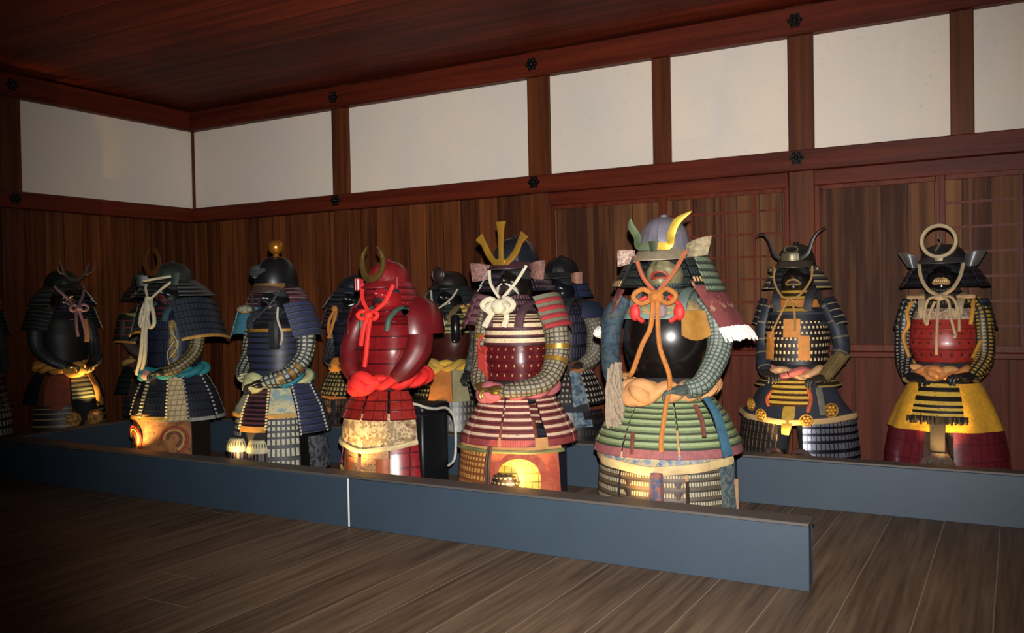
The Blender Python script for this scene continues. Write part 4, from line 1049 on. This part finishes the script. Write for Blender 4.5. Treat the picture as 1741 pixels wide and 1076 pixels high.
skirt(r, [(.655, .21, .205), (.5, .29, .27), (.33, .335, .31)], [(143, 178), (182, 217), (220, 257), (260, 280)], 8, SB)
for s in (-1, 1):
    m = M(); lames(m, [(.30, .055, .03), (.27, .075, .055), (.225, .08, .06)], -90, 90, 1, 14, cx=s*.09, cy=-.285, step=0); k = m.build('knee_guard', lam('b8b08c', None, dots='3a342c', df=55, rough=.7, dsz=.05), r)
    m = M(); lames(m, [(.235, .072, .055), (.12, .068, .055), (.04, .055, .05)], -95, 95, 1, 16, cx=s*.09, cy=-.28, step=0); m.build('shin_guard', lam('1e1c20', None, col='5a4a50', cf=42, cw=.4, rough=.4), r)
m = M(); lames(m, [(.30, .315, .3), (.12, .335, .315)], 76, 118, 3, 14, step=.003); m.build('side_cloth', brocade('1c1c24', '4a4e54', None, 30), r)
chest('dark chest behind the suit with the gold ball', (3.06, -2.0, 0), 0)
uplight('floor spotlight before the suit with gold ball', (3.04, -2.45, 0), (3.06, -2.26, .5), 13, 95)

# ---- long white rope suit
r = suit('dark armor suit with a long looped cream rope hanging down its front', 2.07, -2.0)
inner(r, 1.2, .74, 1.4); trousers(r, .45, plain('2a2420', .9), .1)
h = helmet(r, 1.385, 1.5, .12, .145, plain('2a3430', .45, .3, .4, 14), plain('26302c', .45, .3, .35), lam('1a1c1e', '3a4444', .2, .5, 0, .5, edge='54585a', ew=.12), ribs=12, visor=.065, vdrop=.02, neck=[(1.38, .14, .16), (1.33, .225, .215), (1.275, .29, .27)], rows=4, na=56)
flaps(h, .13, .215, -.10, -.13, 1.385, .08, plain('2c3a38', .5, .2, .35), tilt=.02, back=.03)
m = M(); m.ribbon(cr([(-.03, -.17, 1.43), (-.075, -.17, 1.5), (-.04, -.17, 1.58), (-.02, -.17, 1.6)], 5), [.03, .035, .025, .005], .006); m.ribbon(cr([(.03, -.17, 1.43), (.075, -.17, 1.5), (.05, -.17, 1.58), (.03, -.17, 1.6)], 5), [.03, .035, .025, .005], .006); m.ribbon([(-.05, -.172, 1.43), (.05, -.172, 1.43)], .04, .008, (0, 0, 1)); m.build('crest', plain('5a3618', .5, .3, .35, 20), h)
mask(r, 1.22, 1.345, plain('141414', .3, 0, .3, 12, coat=.3), mouth=plain('6a1c20', .5))
throat(r, 1.12, 1.24, lam('1a1418', '5a2430', .2, .6, 60, .6), 3)
WR = plain('b4ab90', .9, 0, .25, 60)
cd = cord(r, [[(-.12, -.12, 1.385), (-.07, -.17, 1.32), (-.01, -.2, 1.25)], [(.16, -.08, 1.40), (.10, -.16, 1.33), (.01, -.2, 1.25)], [(-.12, -.14, 1.385), (0, -.225, 1.38), (.16, -.1, 1.41)]], .009, WR)
m = M(); m.tube([(0, -.2, 1.265), (0, -.21, 1.17)], [.028, .034], 12)
m.tube(cr([(.01, -.21, 1.25), (.07, -.23, 1.18), (.09, -.235, 1.08), (.05, -.24, 1.05), (.02, -.235, 1.12)], 5), .013, 8); m.tube(cr([(-.01, -.21, 1.25), (-.05, -.22, 1.17), (-.055, -.235, 1.08), (-.03, -.24, 1.06), (-.01, -.235, 1.14)], 5), .013, 8)
for s in (-1, 1): m.tube(cr([(s*.012, -.215, 1.2), (s*.014, -.245, 1.02), (s*.02-.01, -.25, .88), (-.04+s*.022, -.245, .78), (-.09+s*.02, -.23, .70)], 6), .0135, 8)
m.build('cord_bow', WR, cd)
cuirass(r, [(1.17, .14, .12), (1.10, .17, .155), (.95, .19, .175), (.75, .165, .16)], 6, lam('0f1118', '1c2338', .05, .9, 48, .7, rough=.4))
m = M(); m.box((-.17, -.15, .82), (-.12, -.1, 1.1), bev=.01); m.build('side_plate', plain('4a3a28', .6), r)
m = M(); m.box((.13, -.16, .82), (.165, -.11, 1.10), bev=.01); m.build('side_plate', brocade('8a7030', '2a3a4a', None, 40), r)
straps(r, 1.17, .165, .15, plain('2c4a54', .7))
BK = lam('0f1116', '1d2634', .1, .85, 40, .8, rough=.45)
sode(r, 1, (.20, -.0, 1.24), (.315, -.0, .955), .34, BK, 6, .07, (.2, 1, 0), edge=plain('a07a34', .6, .2), w1=.36)
sode(r, -1, (-.20, -.0, 1.22), (-.30, -.0, .98), .3, BK, 6, .06, (-.2, 1, 0), edge=plain('a07a34', .6, .2))
sleeve(r, 1, [(.19, .0, 1.15), (.24, -.01, 1.0), (.245, -.04, .86), (.21, -.14, .76), (.14, -.2, .72)], [.055, .06, .055, .05, .045], mail('2a2618', '7a6a3c', 30, 40), plain('1c1a16', .5), vs=1, hd=(-.8, -.5, -.3))
sleeve(r, -1, [(.19, .0, 1.15), (.225, -.01, 1.0), (.225, -.04, .86), (.19, -.13, .76), (.13, -.18, .72)], [.055, .06, .055, .05, .045], mail('2a2618', '6a5a3c', 30, 40), None, vs=1)
cord(r, [[(.20, -.19, 1.02), (.25, -.18, .92), (.19, -.2, .82)], [(.22, -.18, .95), (.17, -.2, .86), (.2, -.21, .78)]], .004, plain('a89c70', .8), 'arm_cord')
sash(r, .715, .19, .185, plain('17707a', .8, 0, .3, 25), .036, 4, .012, mat2=plain('208088', .8, 0, .3), kx=-.04, ks=.8)
m = M(); m.blob((-.0, -.235, .70), (.05, .03, .035), 12, 8, fn=lambda d: 1+.15*sin(5*d.x+3*d.z)); m.build('sash_end', plain('b88a7a', .85), r)
lv = [(.67, .2, .2), (.53, .255, .25), (.40, .29, .285)]
DW = lam('101216', '1c2430', .05, .9, 45, .75, rough=.45)
for q in ((-46, -3), (0, 38)):
    p, = skirt(r, lv, [q], 6, DW)
    for a in q:
        m = M()
        for i in range(12):
            z, rx, ry = lerpl(lv, i/11); x, y = ell(rad(a), rx+.012, ry+.012); m.blob((x, y, z), (.011, .010, .009), 8, 6)
        m.build('lacing_edge', plain('b8ac88', .7), p)
    m = M(); lames(m, [(.415, .292, .287), (.375, .3, .295)], *q, 1, 12, step=.003); m.build('skirt_hem', plain('c09844', .6, .2), p)
cloth_panel(r, [(.68, .185, .185), (.53, .243, .238), (.36, .284, .278)], -75, 66, mail('7a6a48', 'b8a478', 26, 9, .85, .8, .7), 'thigh_cloth', 34, fold=.002)
for q in ((62, 98), (101, 140)):
    m = M(); lames(m, [(.68, .21, .205), (.53, .29, .27), (.37, .34, .315)], *q, 5, 14, step=.006); p = m.build('skirt_panel', DW, r)
    m = M(); lames(m, [(.385, .343, .318), (.36, .349, .324)], *q, 1, 12, step=.002); m.build('skirt_hem', plain('8e8c88', .6), p)
    m = M()
    for i in range(12):
        z, rx, ry = lerpl([(.68, .21, .205), (.53, .29, .27), (.37, .34, .315)], i/11); x, y = ell(rad(q[0]), rx+.012, ry+.012); m.blob((x, y, z), (.010, .010, .009), 8, 6)
    m.build('lacing_edge', plain('8e8f8a', .7), p)
skirt(r, [(.68, .21, .205), (.53, .29, .27), (.37, .34, .315)], [(143, 178), (182, 217), (220, 257)], 5, DW)
m = M(); lames(m, [(.375, .285, .28), (.2, .30, .29), (.05, .305, .295)], -78, 68, 1, 40, step=0); g = m.build('thigh_guard', brocade('7a4c22', '8c5a2c', '5a3418', 16), r)
for a in (-16, 46):
    for k, (rr, c) in enumerate(((.085, '8e2a1c'), (.062, 'b08a3c'), (.042, '5a2018'))):
        x, y = ell(rad(a), .30, .29); nr = V((x/.09, y/.084, 0)).normalized(); w_ = V((-nr.y, nr.x, 0)); c0 = V((x, y, .24))+nr*.006
        M().tube([c0+w_*rr*cos(t)+V((0, 0, rr*sin(t)))-nr*(rr*cos(t))**2*1.6 for t in [rad(-70+250*i/30) for i in range(31)]], .0085, 6).build('emblem_arc', plain(c, .6), g)
chest('dark brown chest behind the suit with the long cream rope', (2.07, -2.0, 0), 0, mat=plain('1a0f0a', .5, 0, .3))
uplight('floor spotlight before the suit with the long cream rope', (2.05, -2.45, 0), (2.08, -2.28, .52), 32, 95)
uplight('floor spotlight before the ring crest suit', (6.88, -1.005, 0), (6.88, -.77, .70), 44, 75)
uplight('floor spotlight before the horned suit', (6.03, -1.005, 0), (6.04, -.79, .62), 36, 70)

# ---- navy shoulder guard suit behind the trident suit
r = suit('dark armor suit with navy shoulder guards half hidden behind the suit with three pronged crest', 4.41, -.55)
inner(r, 1.16, .72, 1.38); trousers(r, .42, plain('1c1a22', .9), .1)
h = helmet(r, 1.375, 1.495, .115, .14, plain('191a1e', .45, .3, .3, 14), plain('1c1d22', .5), lam('141c30', '1d2a48', .1, .8, 60, .7, rough=.6), ribs=10, visor=.05, neck=[(1.37, .125, .145), (1.30, .18, .18), (1.21, .22, .21)], rows=4, na=58)
flaps(h, .12, .19, -.085, -.07, 1.345, .075, plain('8a5c48', .6), back=.02)
mask(r, 1.2, 1.335, plain('16161a', .3, 0, .3, 12, coat=.3))
throat(r, 1.09, 1.21, lam('16181e', '28303c', .2, .6, 60, .6), 3)
cuirass(r, [(1.14, .14, .12), (1.08, .17, .155), (.93, .19, .175), (.73, .165, .16)], 6, lam('14151c', '3a3448', .1, .8, 45, .5, rough=.45))
straps(r, 1.14, .165, .15, plain('22242c', .7))
NB = plain('17233c', .7, 0, .3, 40)
for s in (-1, 1):
    m = M(); lames(m, [(1.185, .04, .06), (1.165, .08, .13), (1.12, .115, .165), (1.055, .135, .185)], 20 if s > 0 else -170, 170 if s > 0 else -20, 1, 20, cx=s*.185, step=0); m.build('shoulder_guard', NB, r)
OV = mail('4e4a40', '8a8470', 32, 36, .55, .55, .7)
sleeve(r, 1, [(.19, .0, 1.1), (.25, -.0, 1.0), (.27, -.01, .88), (.25, -.04, .76), (.2, -.12, .70)], [.055, .075, .085, .07, .05], OV, plain('2a2420', .5), vs=1, hd=(-.8, -.5, -.3))
sleeve(r, -1, [(.19, .0, 1.1), (.25, -.0, 1.0), (.26, -.01, .88), (.24, -.06, .76), (.18, -.14, .70)], [.055, .07, .075, .065, .05], OV, plain('2a2420', .5), vs=1, hd=(-.8, -.5, -.3))
sash(r, .695, .19, .185, plain('9c6030', .85, 0, .3, 25), .035, 5, .015, mat2=plain('7a3c28', .85, 0, .3))
lv = [(.655, .2, .195), (.53, .26, .25), (.41, .30, .285)]
skirt(r, lv, [(-66, -34), (-31, 0), (3, 34)], 6, mail('14100f', '9a9484', 34, 1, .5, .55))
skirt(r, lv, [(60, 98), (101, 140), (220, 258), (261, 295)], 6, mail('14100f', 'a8a090', 30, 1, .5, .6))
cloth_panel(r, [(.66, .195, .19), (.5, .265, .25), (.25, .33, .3)], 36, 62, brocade('3a4c5c', '6a7a80', '27303c', 24), 'side_cloth', 12, hem=None)
cloth_panel(r, [(.5, .255, .24), (.36, .31, .28)], -74, 60, plain('23242a', .9), 'thigh_cloth', 22)
for q in ((-80, -6), (6, 84)):
    m = M(); lames(m, [(.37, .31, .28), (.2, .33, .30), (.06, .34, .31)], *q, 5, 18, step=.005); m.build('thigh_guard', lam('141216', '2c2622', .2, .6, 40, .5), r)
shin(r, .2, plain('1c1614', .5), .09, -.16, .06)

# ---- yellow sash suit behind the red suit
r = suit('armor suit with gold shoulder guard and yellow sash behind the all red suit', 3.452, -.55)
inner(r, 1.12, .72, 1.34); trousers(r, .42, plain('1c1a22', .9), .1)
h = helmet(r, 1.31, 1.425, .125, .15, plain('1d1715', .45, .2, .3, 14), plain('171a1a', .45), lam('14181a', '1c2a30', .1, .8, 50, .6, rough=.6), ribs=8, visor=.06, vdrop=.02, neck=[(1.31, .135, .155), (1.24, .19, .19), (1.155, .24, .23)], rows=4, na=58, knob=False)
m = M(); m.blob((0, -.15, 1.40), (.055, .03, .05), 18, 10); m.tube([(.052*cos(2*pi*i/24), -.165, 1.4+.05*sin(2*pi*i/24)) for i in range(24)], .009, 6, closed=True); m.build('front_boss', plain('33211c', .5, .2, .3), h)
mask(r, 1.15, 1.275, plain('121314', .25, 0, .3, 12, coat=.4))
cord(r, [cr([(.125, -.08, 1.30), (.10, -.14, 1.22), (.01, -.185, 1.14)], 4), [(-.11, -.1, 1.29), (-.07, -.15, 1.2), (-.01, -.18, 1.14)], [(0, -.18, 1.14), (.05, -.2, 1.08), (.075, -.2, 1.0)]], .008, plain('b0a890', .85))
throat(r, 1.05, 1.17, lam('16181a', '26302c', .2, .6, 60, .6), 3)
cuirass(r, [(1.10, .14, .12), (1.06, .165, .15), (.97, .185, .17), (.93, .188, .172)], 5, lam('2a2a1a', '8c8a58', .2, .6, 0, .5, edge='20201a', ew=.1, rough=.5), name='chest_plate')
cuirass(r, [(.94, .185, .17), (.84, .195, .18), (.73, .16, .155)], 2, plain('3c1812', .3, 0, .4, 10, coat=.4))
m = M(); m.box((.10, -.18, .86), (.17, -.12, 1.09), bev=.02); m.build('armpit_plate', plain('141216', .3), r)
straps(r, 1.1, .165, .15, plain('6a5c38', .7))
GSD = lam('7a6430', 'a8863c', .1, .6, 0, .5, edge='4a3c20', ew=.2, rough=.5)
sode(r, 1, (.19, -.02, 1.16), (.275, -.02, .955), .25, GSD, 6, .06, (.12, 1, 0))
sode(r, -1, (-.19, -.02, 1.16), (-.265, -.02, .955), .25, GSD, 6, .06, (-.12, 1, 0))
SL8 = brocade('3c4440', '23282c', '565c58', 28)
for s in (-1, 1): sleeve(r, s, [(.19, .0, 1.08), (.245, -.01, .96), (.255, -.03, .83), (.235, -.06, .70), (.22, -.1, .62)], [.055, .07, .07, .065, .05], SL8, plain('1c1c20', .5), hd=(-.2, -.6, -.7))
YL = plain('c8a03a', .85, 0, .3, 25)
sash(r, .69, .19, .185, YL, .038, 5, .015, mat2=plain('a88838', .85, 0, .3), kx=-.03)
lv = [(.65, .2, .195), (.53, .26, .25), (.42, .295, .28)]
skirt(r, lv, [(-66, -34), (-31, -6)], 6, mail('14100f', 'b09a60', 30, 1, .5, .6))
skirt(r, lv, [(60, 98), (101, 140), (220, 258), (261, 295)], 6, mail('14100f', '6a6a64', 30, 1, .5, .6))
cloth_panel(r, [(.65, .2, .195), (.53, .262, .252), (.40, .31, .285)], -4, 30, plain('b06a2c', .8, 0, .3, 20), 'orange_cloth', 12)
cloth_panel(r, [(.65, .2, .195), (.53, .262, .252), (.40, .31, .285)], 31, 58, plain('8a8460', .8, 0, .3, 20), 'pale_cloth', 12)
for q in ((-80, -6), (6, 84)):
    m = M(); lames(m, [(.41, .31, .285), (.2, .335, .305), (.06, .345, .315)], *q, 7, 18, step=.005); m.build('thigh_guard', lam('201c1a', '6a6458', .2, .7, 36, .5), r)
shin(r, .2, plain('1c1614', .5), .09, -.16, .06)

# ---- orange cord suit behind the red suit
r = suit('dark armor suit with loops of orange cord, behind the arm of the all red suit', 2.52, -.55)
inner(r, 1.14, .72, 1.34); trousers(r, .42, plain('1c1a22', .9), .1)
h = helmet(r, 1.31, 1.415, .12, .145, plain('171d2a', .45, .2, .3, 14), plain('1b2230', .45), lam('1a1c20', '3a3e44', .3, .6, 0, .5, edge='4c4e4c', ew=.12, rough=.45), ribs=10, visor=.07, neck=[(1.31, .14, .16), (1.25, .215, .20), (1.165, .27, .25)], rows=4, na=55)
mask(r, 1.16, 1.275, plain('131416', .25, 0, .3, 12, coat=.4))
throat(r, 1.06, 1.18, lam('16181a', '2c2c30', .2, .6, 60, .6), 3)
cuirass(r, [(1.12, .14, .12), (1.06, .17, .155), (.93, .19, .175), (.73, .165, .16)], 6, lam('12141c', '20263c', .1, .8, 45, .6, rough=.45))
straps(r, 1.12, .165, .15, plain('22242c', .7))
m = M()
for q in ([(-.07, -.17, 1.15), (-.11, -.2, 1.06), (-.12, -.205, .96), (-.09, -.21, .9)], [(-.07, -.17, 1.15), (-.07, -.2, 1.04), (-.1, -.21, .93), (-.12, -.21, .9)], [(-.06, -.17, 1.15), (-.05, -.2, 1.08), (-.085, -.205, 1.0)]): m.tube(cr(q, 5), .012, 7)
m.blob((-.07, -.185, 1.15), (.03, .02, .03)); m.build('cord_bow', plain('a8702a', .85, 0, .3, 60), r)
SO6 = lam('17171c', '3c2a34', .1, .7, 0, .5, edge='5c4a3c', ew=.12)
sode(r, 1, (.19, -.02, 1.17), (.28, -.02, .96), .26, SO6, 6, .06, (.12, 1, 0)); sode(r, -1, (-.19, -.02, 1.17), (-.275, -.02, .96), .26, SO6, 6, .06, (-.12, 1, 0))
for s in (-1, 1): sleeve(r, s, [(.19, .0, 1.08), (.24, -.01, .96), (.24, -.03, .83), (.2, -.12, .72), (.14, -.17, .69)], [.055, .06, .055, .05, .042], mail('1c1c22', '4a4c50', 30, 36), plain('1c1c20', .5), vs=1, hd=(-.8, -.5, -.2))
sash(r, .685, .19, .185, plain('b87628', .85, 0, .3, 25), .036, 5, .015)
lv = [(.645, .2, .2), (.53, .265, .255), (.405, .31, .295)]
skirt(r, lv, [(-66, -34), (-31, 0), (3, 34), (37, 68)], 7, mail('1a1812', 'b0a060', 28, 1, .55, .7))
skirt(r, lv, [(72, 108), (111, 150), (210, 249), (252, 288)], 7, mail('1a1812', '6a6450', 28, 1, .55, .7))
cloth_panel(r, [(.43, .30, .285), (.385, .318, .303)], -74, 74, plain('a8662a', .8, 0, .3, 20), 'thigh_cloth', 26)
for q in ((-80, -4), (4, 80)):
    m = M(); lames(m, [(.385, .315, .30), (.2, .335, .31), (.06, .345, .318)], *q, 5, 18, step=.005); m.build('thigh_guard', lam('1a1614', '3c3028', .2, .7, 36, .5), r)
shin(r, .2, plain('1c1614', .5), .09, -.16, .06)
uplight('floor spotlight before the suit with orange cord', (2.45, -1.005, 0), (2.50, -.79, .64), 14, 60)
uplight('floor spotlight before the suit with yellow sash', (3.40, -1.005, 0), (3.46, -.78, .68), 18, 60)

# ---- suits along the side wall, facing into the room
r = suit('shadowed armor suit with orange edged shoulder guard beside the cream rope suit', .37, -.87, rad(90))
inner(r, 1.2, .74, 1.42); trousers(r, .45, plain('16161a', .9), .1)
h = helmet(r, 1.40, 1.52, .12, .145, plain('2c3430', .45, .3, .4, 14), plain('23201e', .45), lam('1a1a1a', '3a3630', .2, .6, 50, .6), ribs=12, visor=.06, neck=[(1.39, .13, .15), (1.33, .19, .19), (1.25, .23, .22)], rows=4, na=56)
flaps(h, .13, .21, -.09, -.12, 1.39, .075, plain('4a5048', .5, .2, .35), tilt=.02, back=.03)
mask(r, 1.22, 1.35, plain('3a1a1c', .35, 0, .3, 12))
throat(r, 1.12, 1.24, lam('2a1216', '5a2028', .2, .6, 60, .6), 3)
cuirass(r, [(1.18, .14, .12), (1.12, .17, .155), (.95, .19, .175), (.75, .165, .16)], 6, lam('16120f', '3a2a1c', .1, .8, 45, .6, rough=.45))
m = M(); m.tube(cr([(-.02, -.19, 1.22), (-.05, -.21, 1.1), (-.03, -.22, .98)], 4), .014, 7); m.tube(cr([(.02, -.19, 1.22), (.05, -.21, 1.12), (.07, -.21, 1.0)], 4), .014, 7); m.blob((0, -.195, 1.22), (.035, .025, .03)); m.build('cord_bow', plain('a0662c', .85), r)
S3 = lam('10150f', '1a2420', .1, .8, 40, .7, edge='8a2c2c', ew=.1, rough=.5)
for s in (-1, 1):
    o_ = sode(r, s, (s*.19, -.0, 1.12), (s*.25, -.0, .86), .28, S3, 4, .06, (s*.1, 1, 0), edge=plain('a8702c', .6))
    m = M(); m.ribbon([V((s*.185, (2*j/10-1)*.15, 1.125))+V((s*.06*(1-(2*j/10-1)**2), 0, 0)) for j in range(11)], .035, .01, (0, 0, 1)); m.build('shoulder_band', plain('7c7c3c', .7), o_)
    sleeve(r, s, [(.19, .0, 1.12), (.24, -.01, 1.0), (.245, -.04, .86), (.2, -.14, .75), (.12, -.19, .71)], [.055, .06, .055, .05, .042], plain('3c2c28', .8), plain('1c1a16', .5), hd=(-.8, -.5, -.3))
sash(r, .66, .19, .185, plain('6a2a30', .85, 0, .3, 25), .036, 5, .015, mat2=plain('a8843c', .85, 0, .3))
lv = [(.66, .2, .2), (.53, .27, .255), (.38, .315, .29)]
skirt(r, lv, [(-66, -34), (-31, 0), (3, 34), (37, 68), (72, 108), (252, 288)], 6, lam('0f1416', '16262a', .1, .8, 45, .7))
cloth_panel(r, [(.5, .26, .245), (.34, .32, .29)], -74, 74, plain('2c1c14', .9), 'thigh_cloth', 22)
for q in ((-80, -4), (4, 80)):
    m = M(); lames(m, [(.36, .318, .29), (.06, .345, .315)], *q, 5, 18, step=.005); m.build('thigh_guard', lam('14161a', '2a2c30', .2, .7, 36, .5), r)
shin(r, .2, plain('1c1614', .5), .09, -.16, .06)

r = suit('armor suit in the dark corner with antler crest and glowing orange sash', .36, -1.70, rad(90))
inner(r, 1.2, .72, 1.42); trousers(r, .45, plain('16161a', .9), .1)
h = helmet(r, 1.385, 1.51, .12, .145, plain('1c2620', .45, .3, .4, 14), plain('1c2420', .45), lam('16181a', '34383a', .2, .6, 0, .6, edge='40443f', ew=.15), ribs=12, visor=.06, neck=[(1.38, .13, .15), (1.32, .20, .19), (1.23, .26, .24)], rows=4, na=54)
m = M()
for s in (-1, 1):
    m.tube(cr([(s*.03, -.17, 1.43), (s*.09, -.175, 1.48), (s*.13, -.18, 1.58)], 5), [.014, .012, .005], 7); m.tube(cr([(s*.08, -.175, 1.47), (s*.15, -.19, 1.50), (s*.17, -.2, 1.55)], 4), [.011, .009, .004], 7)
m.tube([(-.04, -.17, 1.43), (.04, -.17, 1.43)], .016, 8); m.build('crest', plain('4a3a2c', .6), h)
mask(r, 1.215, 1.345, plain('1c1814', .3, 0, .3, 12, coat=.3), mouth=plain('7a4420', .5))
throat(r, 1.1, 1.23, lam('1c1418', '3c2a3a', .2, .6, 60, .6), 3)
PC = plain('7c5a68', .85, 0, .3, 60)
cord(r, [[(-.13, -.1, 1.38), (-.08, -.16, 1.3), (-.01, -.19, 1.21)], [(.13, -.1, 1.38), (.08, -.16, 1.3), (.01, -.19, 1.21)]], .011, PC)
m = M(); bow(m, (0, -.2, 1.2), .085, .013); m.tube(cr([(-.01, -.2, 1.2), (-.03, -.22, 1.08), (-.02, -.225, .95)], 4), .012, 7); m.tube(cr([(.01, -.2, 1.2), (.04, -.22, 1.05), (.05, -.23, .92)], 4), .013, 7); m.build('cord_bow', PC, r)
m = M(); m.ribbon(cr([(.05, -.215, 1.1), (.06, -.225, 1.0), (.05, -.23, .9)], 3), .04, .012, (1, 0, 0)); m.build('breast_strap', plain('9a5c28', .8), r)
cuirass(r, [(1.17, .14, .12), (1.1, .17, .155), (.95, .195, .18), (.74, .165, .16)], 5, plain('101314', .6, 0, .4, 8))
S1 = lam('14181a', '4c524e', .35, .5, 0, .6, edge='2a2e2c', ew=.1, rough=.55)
for s in (-1, 1):
    sode(r, s, (s*.19, -.02, 1.20), (s*.265, -.02, 1.0), .3, S1, 6, .06, (s*.1, 1, 0))
    sleeve(r, s, [(.19, .0, 1.12), (.24, -.01, 1.0), (.245, -.04, .86), (.2, -.14, .75), (.12, -.2, .70)], [.055, .06, .055, .05, .042], mail('14181a', '33383c', 30, 36), plain('1c1a16', .5), vs=1, hd=(-.8, -.5, -.3))
sash(r, .68, .19, .185, plain('c08834', .85, 0, .3, 25), .038, 5, .015, knot=True, ks=1.05)
skirt(r, [(.62, .2, .2), (.5, .25, .24), (.40, .275, .265)], [(-20, 20)], 6, lam('3a4234', 'b0a878', .3, .7, 0, .5, edge='26281f', ew=.12, rough=.6))
cloth_panel(r, [(.62, .2, .2), (.5, .262, .25), (.33, .30, .28)], 22, 66, plain('b07a30', .85, 0, .4, 24), 'thigh_cloth', 14)
cloth_panel(r, [(.62, .2, .2), (.5, .262, .25), (.33, .30, .28)], -66, -22, plain('7a3820', .85, 0, .4, 24), 'thigh_cloth', 14)
for q in ((-80, -22), (22, 80)):
    m = M(); lames(m, [(.36, .302, .282), (.2, .32, .30), (.06, .33, .31)], *q, 7, 16, step=.005); m.build('thigh_guard', lam('1a1a1c', '7a6a44', .4, .6, 0, .5, rough=.5), r)
skirt(r, [(.65, .21, .205), (.53, .28, .265), (.38, .32, .3)], [(72, 108), (252, 288)], 6, lam('0f1416', '16262a', .1, .8, 45, .7))
shin(r, .22, plain('6a5030', .6), .1, -.21, .07, knee=brocade('b08040', '5a3c1c', None, 50))
uplight('floor spotlight before the corner suit with antler crest', (.79, -1.64, 0), (.57, -1.65, .66), 75, 46)

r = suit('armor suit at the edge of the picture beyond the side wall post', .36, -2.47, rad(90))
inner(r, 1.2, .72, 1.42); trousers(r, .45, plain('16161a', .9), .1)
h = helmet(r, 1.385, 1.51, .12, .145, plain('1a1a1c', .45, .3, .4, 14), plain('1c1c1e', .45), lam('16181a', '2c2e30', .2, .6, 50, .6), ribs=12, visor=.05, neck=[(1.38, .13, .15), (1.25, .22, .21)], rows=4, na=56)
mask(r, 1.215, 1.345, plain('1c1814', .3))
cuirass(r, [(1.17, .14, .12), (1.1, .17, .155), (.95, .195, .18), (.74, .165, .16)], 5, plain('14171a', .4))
for s in (-1, 1):
    sode(r, s, (s*.19, -.02, 1.18), (s*.25, -.02, .98), .24, S1, 6, .04, (0, 1, 0))
    sleeve(r, s, [(.18, .0, 1.12), (.22, -.01, 1.0), (.22, -.04, .86), (.18, -.14, .75), (.12, -.18, .70)], [.05, .055, .05, .045, .04], plain('1c1e20', .8), plain('1c1a16', .5), hd=(-.8, -.5, -.3))
sash(r, .68, .19, .185, plain('5c3a2c', .85, 0, .3, 25), .034, 5, .015)
skirt(r, [(.64, .2, .2), (.5, .255, .245), (.40, .28, .27)], [(-66, -24), (-21, 21), (24, 66), (70, 110), (250, 290)], 5, lam('16181a', '6a6c68', .3, .6, 30, .5))
for q in ((-70, -4), (4, 70)):
    m = M(); lames(m, [(.42, .27, .26), (.06, .29, .285)], *q, 6, 16, step=.005); m.build('thigh_guard', mail('1a1a1c', '9a9c98', 26, 1, .6, .7), r)
shin(r, .2, plain('1c1614', .5), .09, -.16, .06)
M.zw = False
